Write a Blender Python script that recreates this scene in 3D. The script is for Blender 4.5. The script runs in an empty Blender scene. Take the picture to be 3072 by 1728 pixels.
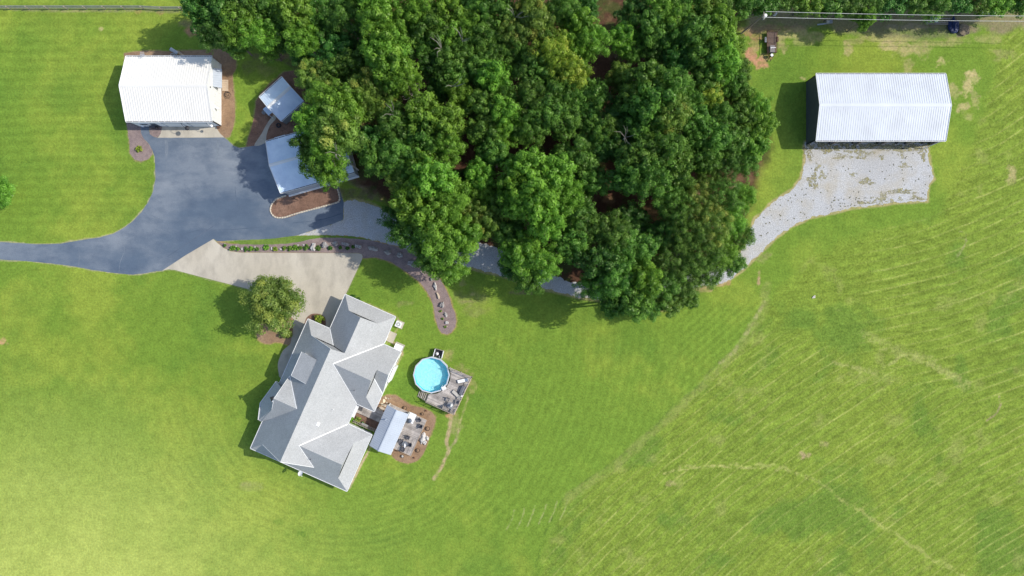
import bpy, math, random
import numpy as np
from mathutils import Vector, Matrix
R_ = math.radians
scene = bpy.context.scene
COL = scene.collection
# ------------------------------------------------------------------ camera, sky, sun, exposure
H = 122.0            # drone height over the lawn
cam_d = bpy.data.cameras.new("camera")
cam_d.sensor_width = 36.0
cam_d.lens = 36.0 * H / 184.32
cam_d.clip_end = 3000
cam = bpy.data.objects.new("camera", cam_d); COL.objects.link(cam)
cam.location = (0, 0, H); cam.rotation_euler = (0, 0, 0)
scene.camera = cam
SUN_EL, SUN_AZ = 43.0, math.degrees(math.atan2(0.993, 0.118))
w = bpy.data.worlds.new("World"); scene.world = w; w.use_nodes = True
nt = w.node_tree
bg = nt.nodes["Background"]
sky = nt.nodes.new("ShaderNodeTexSky"); sky.sky_type = 'NISHITA'; sky.sun_disc = False
sky.sun_elevation = R_(SUN_EL); sky.sun_rotation = R_(SUN_AZ)
sky.air_density = 1.0; sky.dust_density = 1.2; sky.ozone_density = 1.0
nt.links.new(sky.outputs[0], bg.inputs[0]); bg.inputs[1].default_value = 0.165
sd = bpy.data.lights.new("sun", 'SUN'); sd.energy = 3.6; sd.angle = R_(0.6); sd.color = (1.0, 0.95, 0.85)
so = bpy.data.objects.new("sun", sd); COL.objects.link(so)
sdir = Vector((math.cos(R_(SUN_EL)) * .993, math.cos(R_(SUN_EL)) * .118, math.sin(R_(SUN_EL))))
so.rotation_euler = sdir.to_track_quat('Z', 'Y').to_euler(); so.location = (60, 7, 60)
scene.view_settings.view_transform = 'Standard'; scene.view_settings.look = 'None'
scene.view_settings.exposure = 0.20; scene.view_settings.gamma = 1.0
scene.cycles.max_bounces = 6; scene.cycles.transparent_max_bounces = 8
random.seed(7); RNG = np.random.default_rng(7)

# ------------------------------------------------------------------ helpers
def P(px, py, h=0.0):
    f = (H - h) / H * 0.06
    return Vector(((px - 1536) * f, (864 - py) * f, h))
def lin(c): return tuple(((x / 255) / 12.92 if x / 255 <= .04045 else ((x / 255 + .055) / 1.055) ** 2.4) for x in c)

MATS = {}
def mat(name, col, rough=.8, metal=0., var=.12, scale=1.5, spec=.3, col2=None, detail=4, bump=0, bscale=20, c2scale=.5, lo=.4, hi=.62, tf=None):
    if name in MATS: return MATS[name]
    m = bpy.data.materials.new(name); m.use_nodes = True; n = m.node_tree; N = n.nodes; L = n.links
    b = N["Principled BSDF"]; b.inputs["Roughness"].default_value = rough; b.inputs["Metallic"].default_value = metal
    b.inputs["Specular IOR Level"].default_value = spec
    tc = N.new("ShaderNodeTexCoord"); mp = N.new("ShaderNodeMapping"); L.new(tc.outputs["Object"], mp.inputs[0])
    if tf: mp.inputs["Scale"].default_value = tf
    no = N.new("ShaderNodeTexNoise"); no.inputs["Scale"].default_value = scale; no.inputs["Detail"].default_value = detail
    no.inputs["Roughness"].default_value = .65
    L.new(mp.outputs[0], no.inputs["Vector"])
    mr = N.new("ShaderNodeMapRange"); mr.inputs[1].default_value = .3; mr.inputs[2].default_value = .7
    mr.inputs[3].default_value = 1 - var; mr.inputs[4].default_value = 1 + var
    L.new(no.outputs[0], mr.inputs[0])
    vm = N.new("ShaderNodeVectorMath"); vm.operation = 'SCALE'; vm.inputs[0].default_value = col[:3]
    L.new(mr.outputs[0], vm.inputs["Scale"])
    if col2:
        n2 = N.new("ShaderNodeTexNoise"); n2.inputs["Scale"].default_value = c2scale; n2.inputs["Detail"].default_value = 7
        n2.inputs["Roughness"].default_value = .6
        L.new(mp.outputs[0], n2.inputs["Vector"])
        r2 = N.new("ShaderNodeMapRange"); r2.inputs[1].default_value = lo; r2.inputs[2].default_value = hi
        L.new(n2.outputs[0], r2.inputs[0])
        mx = N.new("ShaderNodeMix"); mx.data_type = 'RGBA'
        mx.inputs[6].default_value = (*col[:3], 1); mx.inputs[7].default_value = (*col2[:3], 1)
        L.new(r2.outputs[0], mx.inputs[0]); L.new(mx.outputs[2], vm.inputs[0])
    L.new(vm.outputs[0], b.inputs["Base Color"])
    if bump:
        nb = N.new("ShaderNodeTexNoise"); nb.inputs["Scale"].default_value = bscale; nb.inputs["Detail"].default_value = 3
        L.new(tc.outputs["Object"], nb.inputs["Vector"])
        bp = N.new("ShaderNodeBump"); bp.inputs["Strength"].default_value = bump; bp.inputs["Distance"].default_value = .1
        L.new(nb.outputs[0], bp.inputs["Height"]); L.new(bp.outputs[0], b.inputs["Normal"])
    MATS[name] = m; return m

class MB:
    def __init__(s, tf=None): s.v = []; s.f = []; s.tf = tf or Matrix.Identity(4)
    def add(s, vs, fs):
        o = len(s.v); s.v += [s.tf @ Vector(p) for p in vs]; s.f += [[o + i for i in f] for f in fs]; return s
    def box(s, c, d, rz=0, rx=0, ry=0):
        M = Matrix.Translation(c) @ Matrix.Rotation(rz, 4, 'Z') @ Matrix.Rotation(ry, 4, 'Y') @ Matrix.Rotation(rx, 4, 'X')
        a, b, e = d[0] / 2, d[1] / 2, d[2] / 2
        vs = [M @ Vector(q) for q in [(-a, -b, -e), (a, -b, -e), (a, b, -e), (-a, b, -e), (-a, -b, e), (a, -b, e), (a, b, e), (-a, b, e)]]
        return s.add(vs, [(3, 2, 1, 0), (4, 5, 6, 7), (0, 1, 5, 4), (1, 2, 6, 5), (2, 3, 7, 6), (3, 0, 4, 7)])
    def beam(s, a, b, w_, t=None, up=(0, 0, 1)):      # rectangular bar from a to b
        a = Vector(a); b = Vector(b); t = t or w_; d = (b - a); l = d.length; d.normalize(); up = Vector(up)
        if abs(d.dot(up)) > .98: up = Vector((0, 1, 0))
        x = d.cross(up).normalized() * w_ / 2; y = x.cross(d).normalized() * t / 2
        vs = [a - x - y, a + x - y, a + x + y, a - x + y, b - x - y, b + x - y, b + x + y, b - x + y]
        return s.add(vs, [(0, 1, 2, 3), (7, 6, 5, 4), (0, 4, 5, 1), (1, 5, 6, 2), (2, 6, 7, 3), (3, 7, 4, 0)])
    def tube(s, pts, rs, n=8, cap=True):
        pts = [Vector(p) for p in pts]
        if not hasattr(rs, '__len__'): rs = [rs] * len(pts)
        vs = []; fs = []
        for i, p in enumerate(pts):
            d = (pts[min(i + 1, len(pts) - 1)] - pts[max(i - 1, 0)]).normalized()
            up = Vector((0, 0, 1)) if abs(d.z) < .95 else Vector((1, 0, 0))
            x = d.cross(up).normalized(); y = x.cross(d).normalized()
            for k in range(n):
                a = 2 * math.pi * k / n; vs.append(p + (x * math.cos(a) + y * math.sin(a)) * rs[i])
        for i in range(len(pts) - 1):
            for k in range(n):
                k2 = (k + 1) % n; fs.append((i * n + k, i * n + k2, (i + 1) * n + k2, (i + 1) * n + k))
        if cap: fs += [tuple(range(n))[::-1], tuple((len(pts) - 1) * n + k for k in range(n))]
        return s.add(vs, fs)
    def lathe(s, c, prof, n=16, a0=0, cap=True):
        vs = []; fs = []; c = Vector(c)
        for r, z in prof:
            for k in range(n):
                a = a0 + 2 * math.pi * k / n; vs.append(c + Vector((r * math.cos(a), r * math.sin(a), z)))
        for i in range(len(prof) - 1):
            for k in range(n):
                k2 = (k + 1) % n; fs.append((i * n + k, i * n + k2, (i + 1) * n + k2, (i + 1) * n + k))
        if cap and prof[0][0] > 1e-3: fs.append(tuple(range(n))[::-1])
        if cap and prof[-1][0] > 1e-3: fs.append(tuple((len(prof) - 1) * n + k for k in range(n)))
        return s.add(vs, fs)
    def torus(s, c, R, r, a0=0, a1=2 * math.pi, n=20, tilt=0):
        c = Vector(c); pts = [c + Vector((R * math.cos(a0 + (a1 - a0) * i / n), R * math.sin(a0 + (a1 - a0) * i / n), 0)) for i in range(n + 1)]
        return s.tube(pts, r, 6)
    def prism(s, poly, z0, z1):
        n = len(poly); vs = [(p[0], p[1], z0) for p in poly] + [(p[0], p[1], z1) for p in poly]
        ar = sum(poly[i][0] * poly[(i + 1) % n][1] - poly[(i + 1) % n][0] * poly[i][1] for i in range(n))
        if ar < 0: vs = vs[:n][::-1] + vs[n:][::-1]
        return s.add(vs, [tuple(range(n))[::-1], tuple(range(n, 2 * n))] + [(i, (i + 1) % n, n + (i + 1) % n, n + i) for i in range(n)])
    def slab(s, pts, t):       # planar sloped polygon with vertical thickness t below
        n = len(pts); pts = [Vector(p) for p in pts]
        ar = sum(pts[i].x * pts[(i + 1) % n].y - pts[(i + 1) % n].x * pts[i].y for i in range(n))
        if ar < 0: pts = pts[::-1]
        vs = pts + [p - Vector((0, 0, t)) for p in pts]
        return s.add(vs, [tuple(range(n)), tuple(range(n, 2 * n))[::-1]] + [((i + 1) % n, i, n + i, n + (i + 1) % n) for i in range(n)])
    def blob(s, c, r, seed=0, sub=2, rough=.22, flat=.0, rz=0):
        rn = random.Random(seed); ph = [rn.uniform(0, 6.28) for _ in range(6)]
        n1, n2 = 12, 8; vs = []; fs = []
        M = Matrix.Rotation(rz, 3, 'Z')
        for i in range(n2 + 1):
            th = math.pi * i / n2
            for k in range(n1):
                a = 2 * math.pi * k / n1
                d = Vector((math.sin(th) * math.cos(a), math.sin(th) * math.sin(a), math.cos(th)))
                q = 1 + rough * (math.sin(2.3 * d.x * 2 + ph[0]) + math.sin(3.1 * d.y * 2 + ph[1]) + math.sin(2.7 * d.z * 2 + ph[2]) + .6 * math.sin(7 * d.x + ph[3]) * math.sin(6 * d.y + ph[4])) / 2
                v = Vector((d.x * r[0] * q, d.y * r[1] * q, d.z * r[2] * q)); v = M @ v
                vs.append(Vector(c) + v)
        for i in range(n2):
            for k in range(n1):
                k2 = (k + 1) % n1; fs.append((i * n1 + k, (i + 1) * n1 + k, (i + 1) * n1 + k2, i * n1 + k2))
        return s.add(vs, fs)
    def build(s, name, m, parent=None, smooth=False):
        off = Vector((0, 0, 0)); q = parent
        while q is not None: off += q.location; q = q.parent
        me = bpy.data.meshes.new(name); me.from_pydata([tuple(v - off) for v in s.v], [], s.f); me.validate()
        if m: me.materials.append(m)
        if smooth: me.polygons.foreach_set("use_smooth", [True] * len(me.polygons))
        me.update(); o = bpy.data.objects.new(name, me); COL.objects.link(o)
        if parent is not None: o.parent = parent
        return o
def tag(o, label, cat, group=None):
    o["label"] = label; o["category"] = cat
    if group: o["group"] = group
    return o
def thing(name, label, cat, loc=(0, 0, 0), group=None):
    o = bpy.data.objects.new(name, None); COL.objects.link(o); o.location = loc; o.empty_display_size = .3
    return tag(o, label, cat, group)
def struct(o): o["kind"] = "structure"; return o
def copy_tree(o, loc, rz=0, scale=None, label=None, group=None):
    c = o.copy(); COL.objects.link(c); c.location = loc; c.rotation_euler = (0, 0, rz)
    if scale: c.scale = scale
    if label: c["label"] = label
    if group: c["group"] = group
    for ch in o.children:
        d = ch.copy(); COL.objects.link(d); d.parent = c
        for g in ch.children:
            e = g.copy(); COL.objects.link(e); e.parent = d
    return c
def spline(pts, per=6, closed=True):
    pts = [np.array(p, float) for p in pts]; n = len(pts); out = []
    rng_ = range(n) if closed else range(n - 1)
    for i in rng_:
        if closed: p0, p1, p2, p3 = pts[i - 1], pts[i], pts[(i + 1) % n], pts[(i + 2) % n]
        else: p0, p1, p2, p3 = pts[max(i - 1, 0)], pts[i], pts[i + 1], pts[min(i + 2, n - 1)]
        for k in range(per):
            t = k / per
            out.append(.5 * ((2 * p1) + (-p0 + p2) * t + (2 * p0 - 5 * p1 + 4 * p2 - p3) * t * t + (-p0 + 3 * p1 - 3 * p2 + p3) * t ** 3))
    if not closed: out.append(pts[-1])
    return [tuple(p) for p in out]
def dens(pts, step=6):        # linear densify a closed outline (photo px)
    out = []
    for i in range(len(pts)):
        a = np.array(pts[i], float); b = np.array(pts[(i + 1) % len(pts)], float)
        n = max(1, int(np.hypot(*(b - a)) / step))
        for k in range(n): out.append(tuple(a + (b - a) * k / n))
    return out
def jit(pts, amt, seed=1):
    rn = random.Random(seed); n = len(pts); out = []
    ph = [(rn.uniform(.15, .9), rn.uniform(0, 6.28), rn.uniform(.3, 1)) for _ in range(5)]
    for i, p in enumerate(pts):
        d = sum(a * math.sin(i * f + q) for f, q, a in ph) / 2.2 + rn.uniform(-.5, .5)
        a = np.array(pts[i - 1]); b = np.array(pts[(i + 1) % n]); t = b - a; l = np.hypot(*t) + 1e-6
        out.append((p[0] - t[1] / l * d * amt, p[1] + t[0] / l * d * amt))
    return out
# outlines of the ground surfaces, in photo pixels at ground level (turned into metres by P)
ASPHALT = [(-900,700),(-400,716),(-60,724),(0,726),(60,730),(120,733),(180,731),(240,721),(300,712),(340,701),(375,682),(400,662),(425,636),(445,606),(459,575),(466,540),(466,505),(464,469),(457,450),(447,432),(431,416),(423,398),(421,380),(447,380),(447,392),(452,404),(462,411),(474,413.5),(673,412.5),(686,424),(701,438),(719,444.5),(741,441),(763,437),(800,428),(860,420),(905,545),(1010,545),(1031,608),(1029,659),(1000,671),(905,702),(893,706),(823,715),(776,719),(718,720),(652,724),(640,717),(560,764),(487,812),(470,813),(440,819),(400,824),(360,821),(320,816),(280,810),(220,799),(150,790),(80,783),(0,779),(-60,777),(-400,768),(-900,752)]
CONC = [(640,717),(651,728),(671,744),(693,754),(724,758),(900,759),(1075,760),(1085,763),(1088,770),(1086,778),(1036,886),(1000,985),(960,1010),(900,985),(884,961),(860,935),(800,900),(741,866),(600,830),(525,810),(505,808),(487,812),(560,764)]
WALK = [(884,958),(879,988),(872,1028),(863,1039),(849,1052),(839,1073),(833.5,1094),(836,1118),(843,1134),(880,1130),(940,1000),(925,962)]
APRON = [(487,374),(485,388),(482,402),(474,413.3),(673,412.3),(660,400),(652,388),(648,374)]
PATH = [(817,349),(800,373),(785,401),(763,437),(795,429),(800,404),(810,377),(828,356),(822,346)]
GRAVEL = [(1033,609),(1045,601),(1065,600),(1090,606),(1135,622),(1180,652),(1300,700),(1430,724),(1496,746),(1600,800),(1664,826),(1703,846),(1800,850),(1880,845),(2026,835),(2130,812),(2200,775),(2237,740),(2250,698),(2266,657),(2324,603),(2382,566),(2407,528),(2415,483),(2415,425),(2600,425),(2780,430),(2788,483),(2796,520),(2802,537),(2784,553),(2783,585),(2782,603),(2717,605),(2626,615),(2552,624),(2432,653),(2378,677),(2324,715),(2279,760),(2231,806),(2190,838),(2164,852),(2026,870),(1877,888),(1817,900),(1736,891),(1645,869),(1496,824),(1402,800),(1300,775),(1230,752),(1185,736),(1120,720),(1060,708),(1000,705),(940,707),(893,706),(905,702),(1000,671),(1029,660)]
BED_LONG = [(652,726),(700,733),(760,731),(830,727),(880,721),(940,711),(1000,708),(1060,711),(1120,723),(1185,739),(1240,755),(1290,790),(1321,838),(1335,863),(1350,896),(1356,921),(1365,939),(1368,962),(1366,980),(1354,997),(1341,1004),(1325,999),(1315,985),(1306,954),(1301,921),(1293,896),(1280,873),(1261,848),(1221,817),(1174,786),(1128,772),(1088,774),(1088,766),(1078,759),(900,758),(724,757),(693,753),(671,743)]
BED_ISLAND = [(868,583),(846,590),(826,600),(813,617),(811,633),(822,648),(840,655),(870,651),(900,640),(935,629),(970,619),(1017,606),(1020,595),(1013,565),(1002,545),(905,545)]
BED_SHED = [(905,208),(852,217),(817,246),(783,280),(769,304),(764,345),(752,394),(738,440),(763,437),(797,429),(860,420),(900,400),(940,300)]
BED_BARN = [(372,160),(430,152),(510,154),(580,152),(640,148),(680,148),(700,158),(708,178),(708,205),(697,222),(699,250),(704,300),(705,350),(699,385),(688,410),(676,413),(673,412),(640,385),(640,200),(640,180),(380,180),(376,200)]
BED_BARNW = [(378,360),(383,392),(388,420),(390,460),(404,479),(423,485),(444,477),(457,462),(456,450),(447,432),(431,416),(423,398),(421,380),(447,380),(449,403),(460,410),(473,413),(482,402),(487,372),(400,362)]
BED_TREE = [(770,1006),(776,1019),(790,1029),(808,1031),(826,1026),(849,1029),(866,1034),(872,1027),(878,990),(884,962),(860,935),(820,940),(780,965),(768,988)]
BED_FRONT = [(917,960),(924,949),(938,941),(959,942),(973,950),(977,963),(975,980),(950,1000),(915,980)]
BED_PATIO = [(1118,1225),(1135,1205),(1150,1190),(1165,1186),(1190,1187),(1215,1205),(1235,1217),(1270,1225),(1295,1237),(1306,1253),(1304,1272),(1293,1298),(1282,1330),(1270,1360),(1250,1382),(1225,1390),(1200,1385),(1180,1372),(1172,1350),(1150,1300)]
WOOD = [(540,-80),(545,10),(600,60),(640,100),(700,130),(760,150),(850,175),(900,170),(935,215),(925,300),(1000,420),(1010,540),(1120,600),(1180,660),(1250,780),(1330,815),(1400,800),(1500,820),(1640,868),(1730,890),(1800,920),(1900,925),(2050,890),(2180,850),(2240,740),(2260,650),(2290,560),(2330,450),(2310,350),(2260,260),(2220,120),(2260,40),(3200,45),(3200,-80)]
def inside(poly, X, Y):
    r = np.zeros(X.shape, bool); n = len(poly)
    for i in range(n):
        x0, y0 = poly[i]; x1, y1 = poly[(i + 1) % n]
        c = ((y0 > Y) != (y1 > Y))
        if y1 != y0: r ^= c & (X < (x1 - x0) * (Y - y0) / (y1 - y0) + x0)
    return r
def dist(poly, X, Y, closed=True, cut=60):
    D = np.full(X.shape, 1e3); n = len(poly)
    for i in range(n if closed else n - 1):
        x0, y0 = poly[i]; x1, y1 = poly[(i + 1) % n]
        m = (X > min(x0, x1) - cut) & (X < max(x0, x1) + cut) & (Y > min(y0, y1) - cut) & (Y < max(y0, y1) + cut)
        if not m.any(): continue
        x = X[m]; y = Y[m]; dx, dy = x1 - x0, y1 - y0; l = dx * dx + dy * dy + 1e-9
        t = np.clip(((x - x0) * dx + (y - y0) * dy) / l, 0, 1)
        D[m] = np.minimum(D[m], np.hypot(x - x0 - t * dx, y - y0 - t * dy))
    return D
def vnoise(X, Y, s, seed):     # smooth value noise, period s photo px
    g = np.random.default_rng(seed).random((257, 257)); x = X / s + 40; y = Y / s + 40
    xi = np.floor(x).astype(int) % 256; yi = np.floor(y).astype(int) % 256
    fx = x - np.floor(x); fy = y - np.floor(y); fx = fx * fx * (3 - 2 * fx); fy = fy * fy * (3 - 2 * fy)
    return (g[yi, xi] * (1 - fx) + g[yi, xi + 1] * fx) * (1 - fy) + (g[yi + 1, xi] * (1 - fx) + g[yi + 1, xi + 1] * fx) * fy
def fbm(X, Y, s, seed, o=4, g=.55):
    r = 0; a = 1; t = 0
    for k in range(o): r = r + a * vnoise(X, Y, s / 2 ** k, seed + k * 13); t += a; a *= g
    return r / t
def sst(a, b, x): t = np.clip((x - a) / (b - a), 0, 1); return t * t * (3 - 2 * t)
# ------------------------------------------------------------------ the lawn: one sheet to the horizon
def axis(a, b, st):
    core = np.arange(a, b + 1e-6, st); g = []; d = st; x = b
    while x < b + 14000: d *= 1.45; x += d; g.append(x)
    g = np.array(g); return np.concatenate([(a - (g - b))[::-1], core, g])
ax = axis(-60, 3132, 3.4); ay = axis(-60, 1788, 3.4)
X, Y = np.meshgrid(ax, ay)
def C(*c): return np.array(c)
G_MID, G_YEL, G_LUSH = C(.148, .246, .033), C(.232, .304, .044), C(.102, .202, .029)
G_GLARE, STRAW, CLAY, EARTH, LITTER = C(.36, .43, .10), C(.42, .36, .17), C(.40, .22, .13), C(.20, .15, .10), C(.085, .045, .028)
def mixc(c, k, m): return c * (1 - m[..., None]) + k * m[..., None]
n1 = fbm(X, Y, 260, 3); n2 = fbm(X, Y, 90, 21); n3 = fbm(X, Y, 30, 47); n4 = fbm(X, Y, 12, 77, 3)
col = np.zeros(X.shape + (3,)) + G_MID
col = mixc(col, G_YEL, np.clip(.05 + sst(.42, .68, .55 * n1 + .3 * n2 + .15 * n3) * .85, 0, 1))
col = mixc(col, G_LUSH, sst(.50, .72, .6 * fbm(X, Y, 200, 99) + .4 * n2) * .6)
# overexposed glare in the lower corner, put into the lawn colour
col = mixc(col, G_GLARE, (sst(1000, 120, np.hypot(X * .85, (Y - 1800) * 1.25)) * .8 + sst(1200, 0, np.hypot(X - 500, (Y - 1800) * 1.6)) * .25) * (.75 + .5 * n2))
# rough hay field: beyond the mown edge
edge = [(1560, 1900), (1600, 1760), (1628, 1640), (1642, 1592), (1668, 1530), (1700, 1487), (1765, 1440), (1850, 1378), (1920, 1325), (2020, 1218), (2100, 1155), (2180, 1065), (2240, 1000), (2290, 900), (2330, 850), (2420, 770), (2560, 700), (2800, 640), (2900, 450), (2960, 250), (3000, 90), (3300, -100), (9000, -100), (9000, 9000), (1500, 9000)]
field = inside(edge, X, Y); fd = dist(edge[:-3], X, Y, False, 200) + 30 * (n3 - .5)
fld = np.where(field, sst(-4, 34, fd), 0.)
rough = np.clip(.68 + .32 * fld, 0, 1)
f1 = np.hypot(X - 5073, Y - 4963) + 26 * n1; f2 = np.hypot(X - 2340, Y + 755) + 24 * n1
upper = sst(-40, 40, 905 + (X - 2100) * .36 - Y)
def rows(f, sp, wd):
    p = np.abs(((f / sp) % 1) - .5) * sp; idx = np.floor(f / sp)
    on = np.random.default_rng(5).random(4000)[np.clip(idx.astype(int), 0, 3999)]
    return np.exp(-(p / wd) ** 2) * (.35 + .65 * on), on
r1, o1 = rows(f1, 24, 2.0); r2, o2 = rows(f2, 30, 2.0)
brk = sst(.40, .60, fbm(X, Y, 22, 201, 3)) * sst(.25, .6, fbm(X, Y, 300, 211, 2))
brk2 = sst(.52, .62, fbm(X, Y, 9, 231, 2))
hay = (r1 * (1 - upper) + r2 * upper * sst(2480, 2720, X)) * fld * (.6 * brk + 1.0 * brk * brk2 + .25)
band = (np.sin(f1 / 24 * 2 * math.pi + 1.2) * (1 - upper) + np.sin(f2 / 30 * 2 * math.pi) * upper) * fld
g1 = np.arctan2(Y - 4963, X - 5073) * 4700; g2 = np.arctan2(Y + 755, X - 2340) * 1650
def an(f, g, sf, sg, sd, o=3): return fbm(f, g + 9000, 1.0, sd, o) if False else fbm(f * (10 / sf), g * (10 / sg), 10, sd, o)
a1 = an(f1, g1, 5, 26, 601); a2 = an(f2, g2, 5, 26, 603); aa = np.where(upper > .5, a2, a1)
b1 = an(f1, g1, 9, 90, 605); b2 = an(f2, g2, 9, 90, 607); bb = np.where(upper > .5, b2, b1)
col = mixc(col, C(.180, .250, .036), fld * .75)
col = col * (1 + .05 * band + (.06 + .94 * fld) * ((aa - .5) * .55 + (bb - .5) * .3))[..., None]
col = mixc(col, C(.10, .19, .030), fld * sst(.55, .72, fbm(X, Y, 120, 609)) * .6)
col = mixc(col, C(.40, .42, .13), np.clip((r1 * (1 - upper) + r2 * upper * sst(2480, 2720, X)) * fld * (.45 + .65 * sst(.42, .60, bb)) * (.5 + .6 * sst(.42, .6, aa)), 0, 1) * .72)
col = mixc(col, C(.30, .32, .10), fld * sst(.62, .78, fbm(X, Y, 60, 611, 5)) * .35)
col = col * (1 + (n3 - .5) * .16 + (n4 - .5) * .16)[..., None]
def stroke(pts, wd, color, amt, seed=1, ragged=.6, warp=6):
    global col
    wx = (fbm(X, Y, 40, seed, 3) - .5) * warp * 2; wy = (fbm(X, Y, 40, seed + 5, 3) - .5) * warp * 2
    d = dist(pts, X + wx, Y + wy, False)
    m = sst(wd, wd * .35, d) * (1 - ragged + ragged * 1.6 * sst(.35, .6, fbm(X, Y, 10, seed + 9, 3))) * amt
    col = mixc(col, color, np.clip(m, 0, 1))
# mown edge and the wheel tracks crossing the field
stroke([(1585, 1760), (1610, 1680), (1640, 1592), (1668, 1530), (1700, 1487), (1765, 1440), (1850, 1378), (1920, 1325), (2020, 1218), (2100, 1155), (2150, 1095)], 4.5, C(.085, .15, .025), .4, 3, .9, 6)
stroke([(1700, 1500), (1850, 1392), (2030, 1232), (2180, 1085), (2240, 1020), (2290, 930), (2300, 860)], 20, C(.27, .29, .09), .35, 2, .5, 6)
stroke([(2160, 1090), (2205, 1045), (2235, 1010), (2262, 960), (2290, 905)], 9, C(.33, .32, .14), .5, 4, .7, 8)
stroke([(2040, 1395), (2130, 1393), (2250, 1396), (2350, 1400), (2440, 1440), (2540, 1505), (2620, 1560), (2720, 1625), (2800, 1680), (2900, 1730)], 8, C(.34, .37, .11), .42, 6, .9, 14)
stroke([(1990, 1420), (2080, 1403), (2200, 1400), (2350, 1412)], 4, C(.40, .40, .14), .4, 7, .9, 8)
stroke([(2500, 1085), (2560, 1100), (2620, 1118), (2700, 1070), (2800, 1090), (2900, 1150)], 9, C(.36, .37, .13), .35, 8, .9, 18)
stroke([(2590, 1000), (2700, 1060), (2800, 1085), (2870, 1130), (2910, 1160)], 20, C(.32, .35, .11), .3, 9, .9, 18)
stroke([(3000, 1185), (3005, 1210), (2990, 1240), (2960, 1262)], 4, C(.34, .27, .16), .5, 11)
for a in (0, 1): stroke([(2880 - a * 4, 690 + 22 * a), (2900, 700 + 22 * a), (2890 - 8 * a, 745 + 10 * a), (2870, 770)], 3, C(.30, .28, .14), .35, 13 + a)
# mowing stripes of the smooth lawn
smooth = 1 - fld
wob = (n1 - .5) * 40
fh = np.hypot((X - 1010) * 1.0, (Y - 1180) * 1.15) + wob
mh = sst(250, 330, fh) * sst(760, 480, fh) * sst(1250, 1380, Y - (X - 1000) * .18)
col = col * (1 + .045 * (.3 + 1.2 * sst(.35, .65, n2)) * np.sin(fh / 25 * 2 * math.pi) * mh * smooth)[..., None]
col = mixc(col, G_YEL, mh * smooth * sst(.6, 1, np.sin(fh / 25 * 2 * math.pi)) * .22 * sst(.4, .6, n2))
mt = sst(760, 620, Y) * sst(520, 380, X)
col = col * (1 + .06 * np.sin((Y + wob * .5) / 27 * 2 * math.pi) * mt)[..., None]
fm = np.hypot(X - 900, (Y - 900) * .9) + wob
mm = sst(1350, 1500, X) * sst(900, 1000, Y) * smooth
col = col * (1 + .05 * np.sin(fm / 24 * 2 * math.pi) * mm)[..., None]
fr = np.hypot(X - 1450, Y - 1550) + wob * .4
mr_ = sst(1950, 2100, X) * sst(870, 930, Y) * smooth
col = col * (1 + .09 * np.sin((X * .66 + Y * .75 + wob * .3) / 19 * 2 * math.pi) * mr_)[..., None]
for s_ in range(6):
    stroke([(1520 + 32 * s_, 1590 - 6 * s_), (1535 + 32 * s_, 1555 - 6 * s_), (1542 + 32 * s_, 1530 - 6 * s_)], 3, C(.30, .34, .12), .6, 400 + s_, .7, 3)
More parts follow.
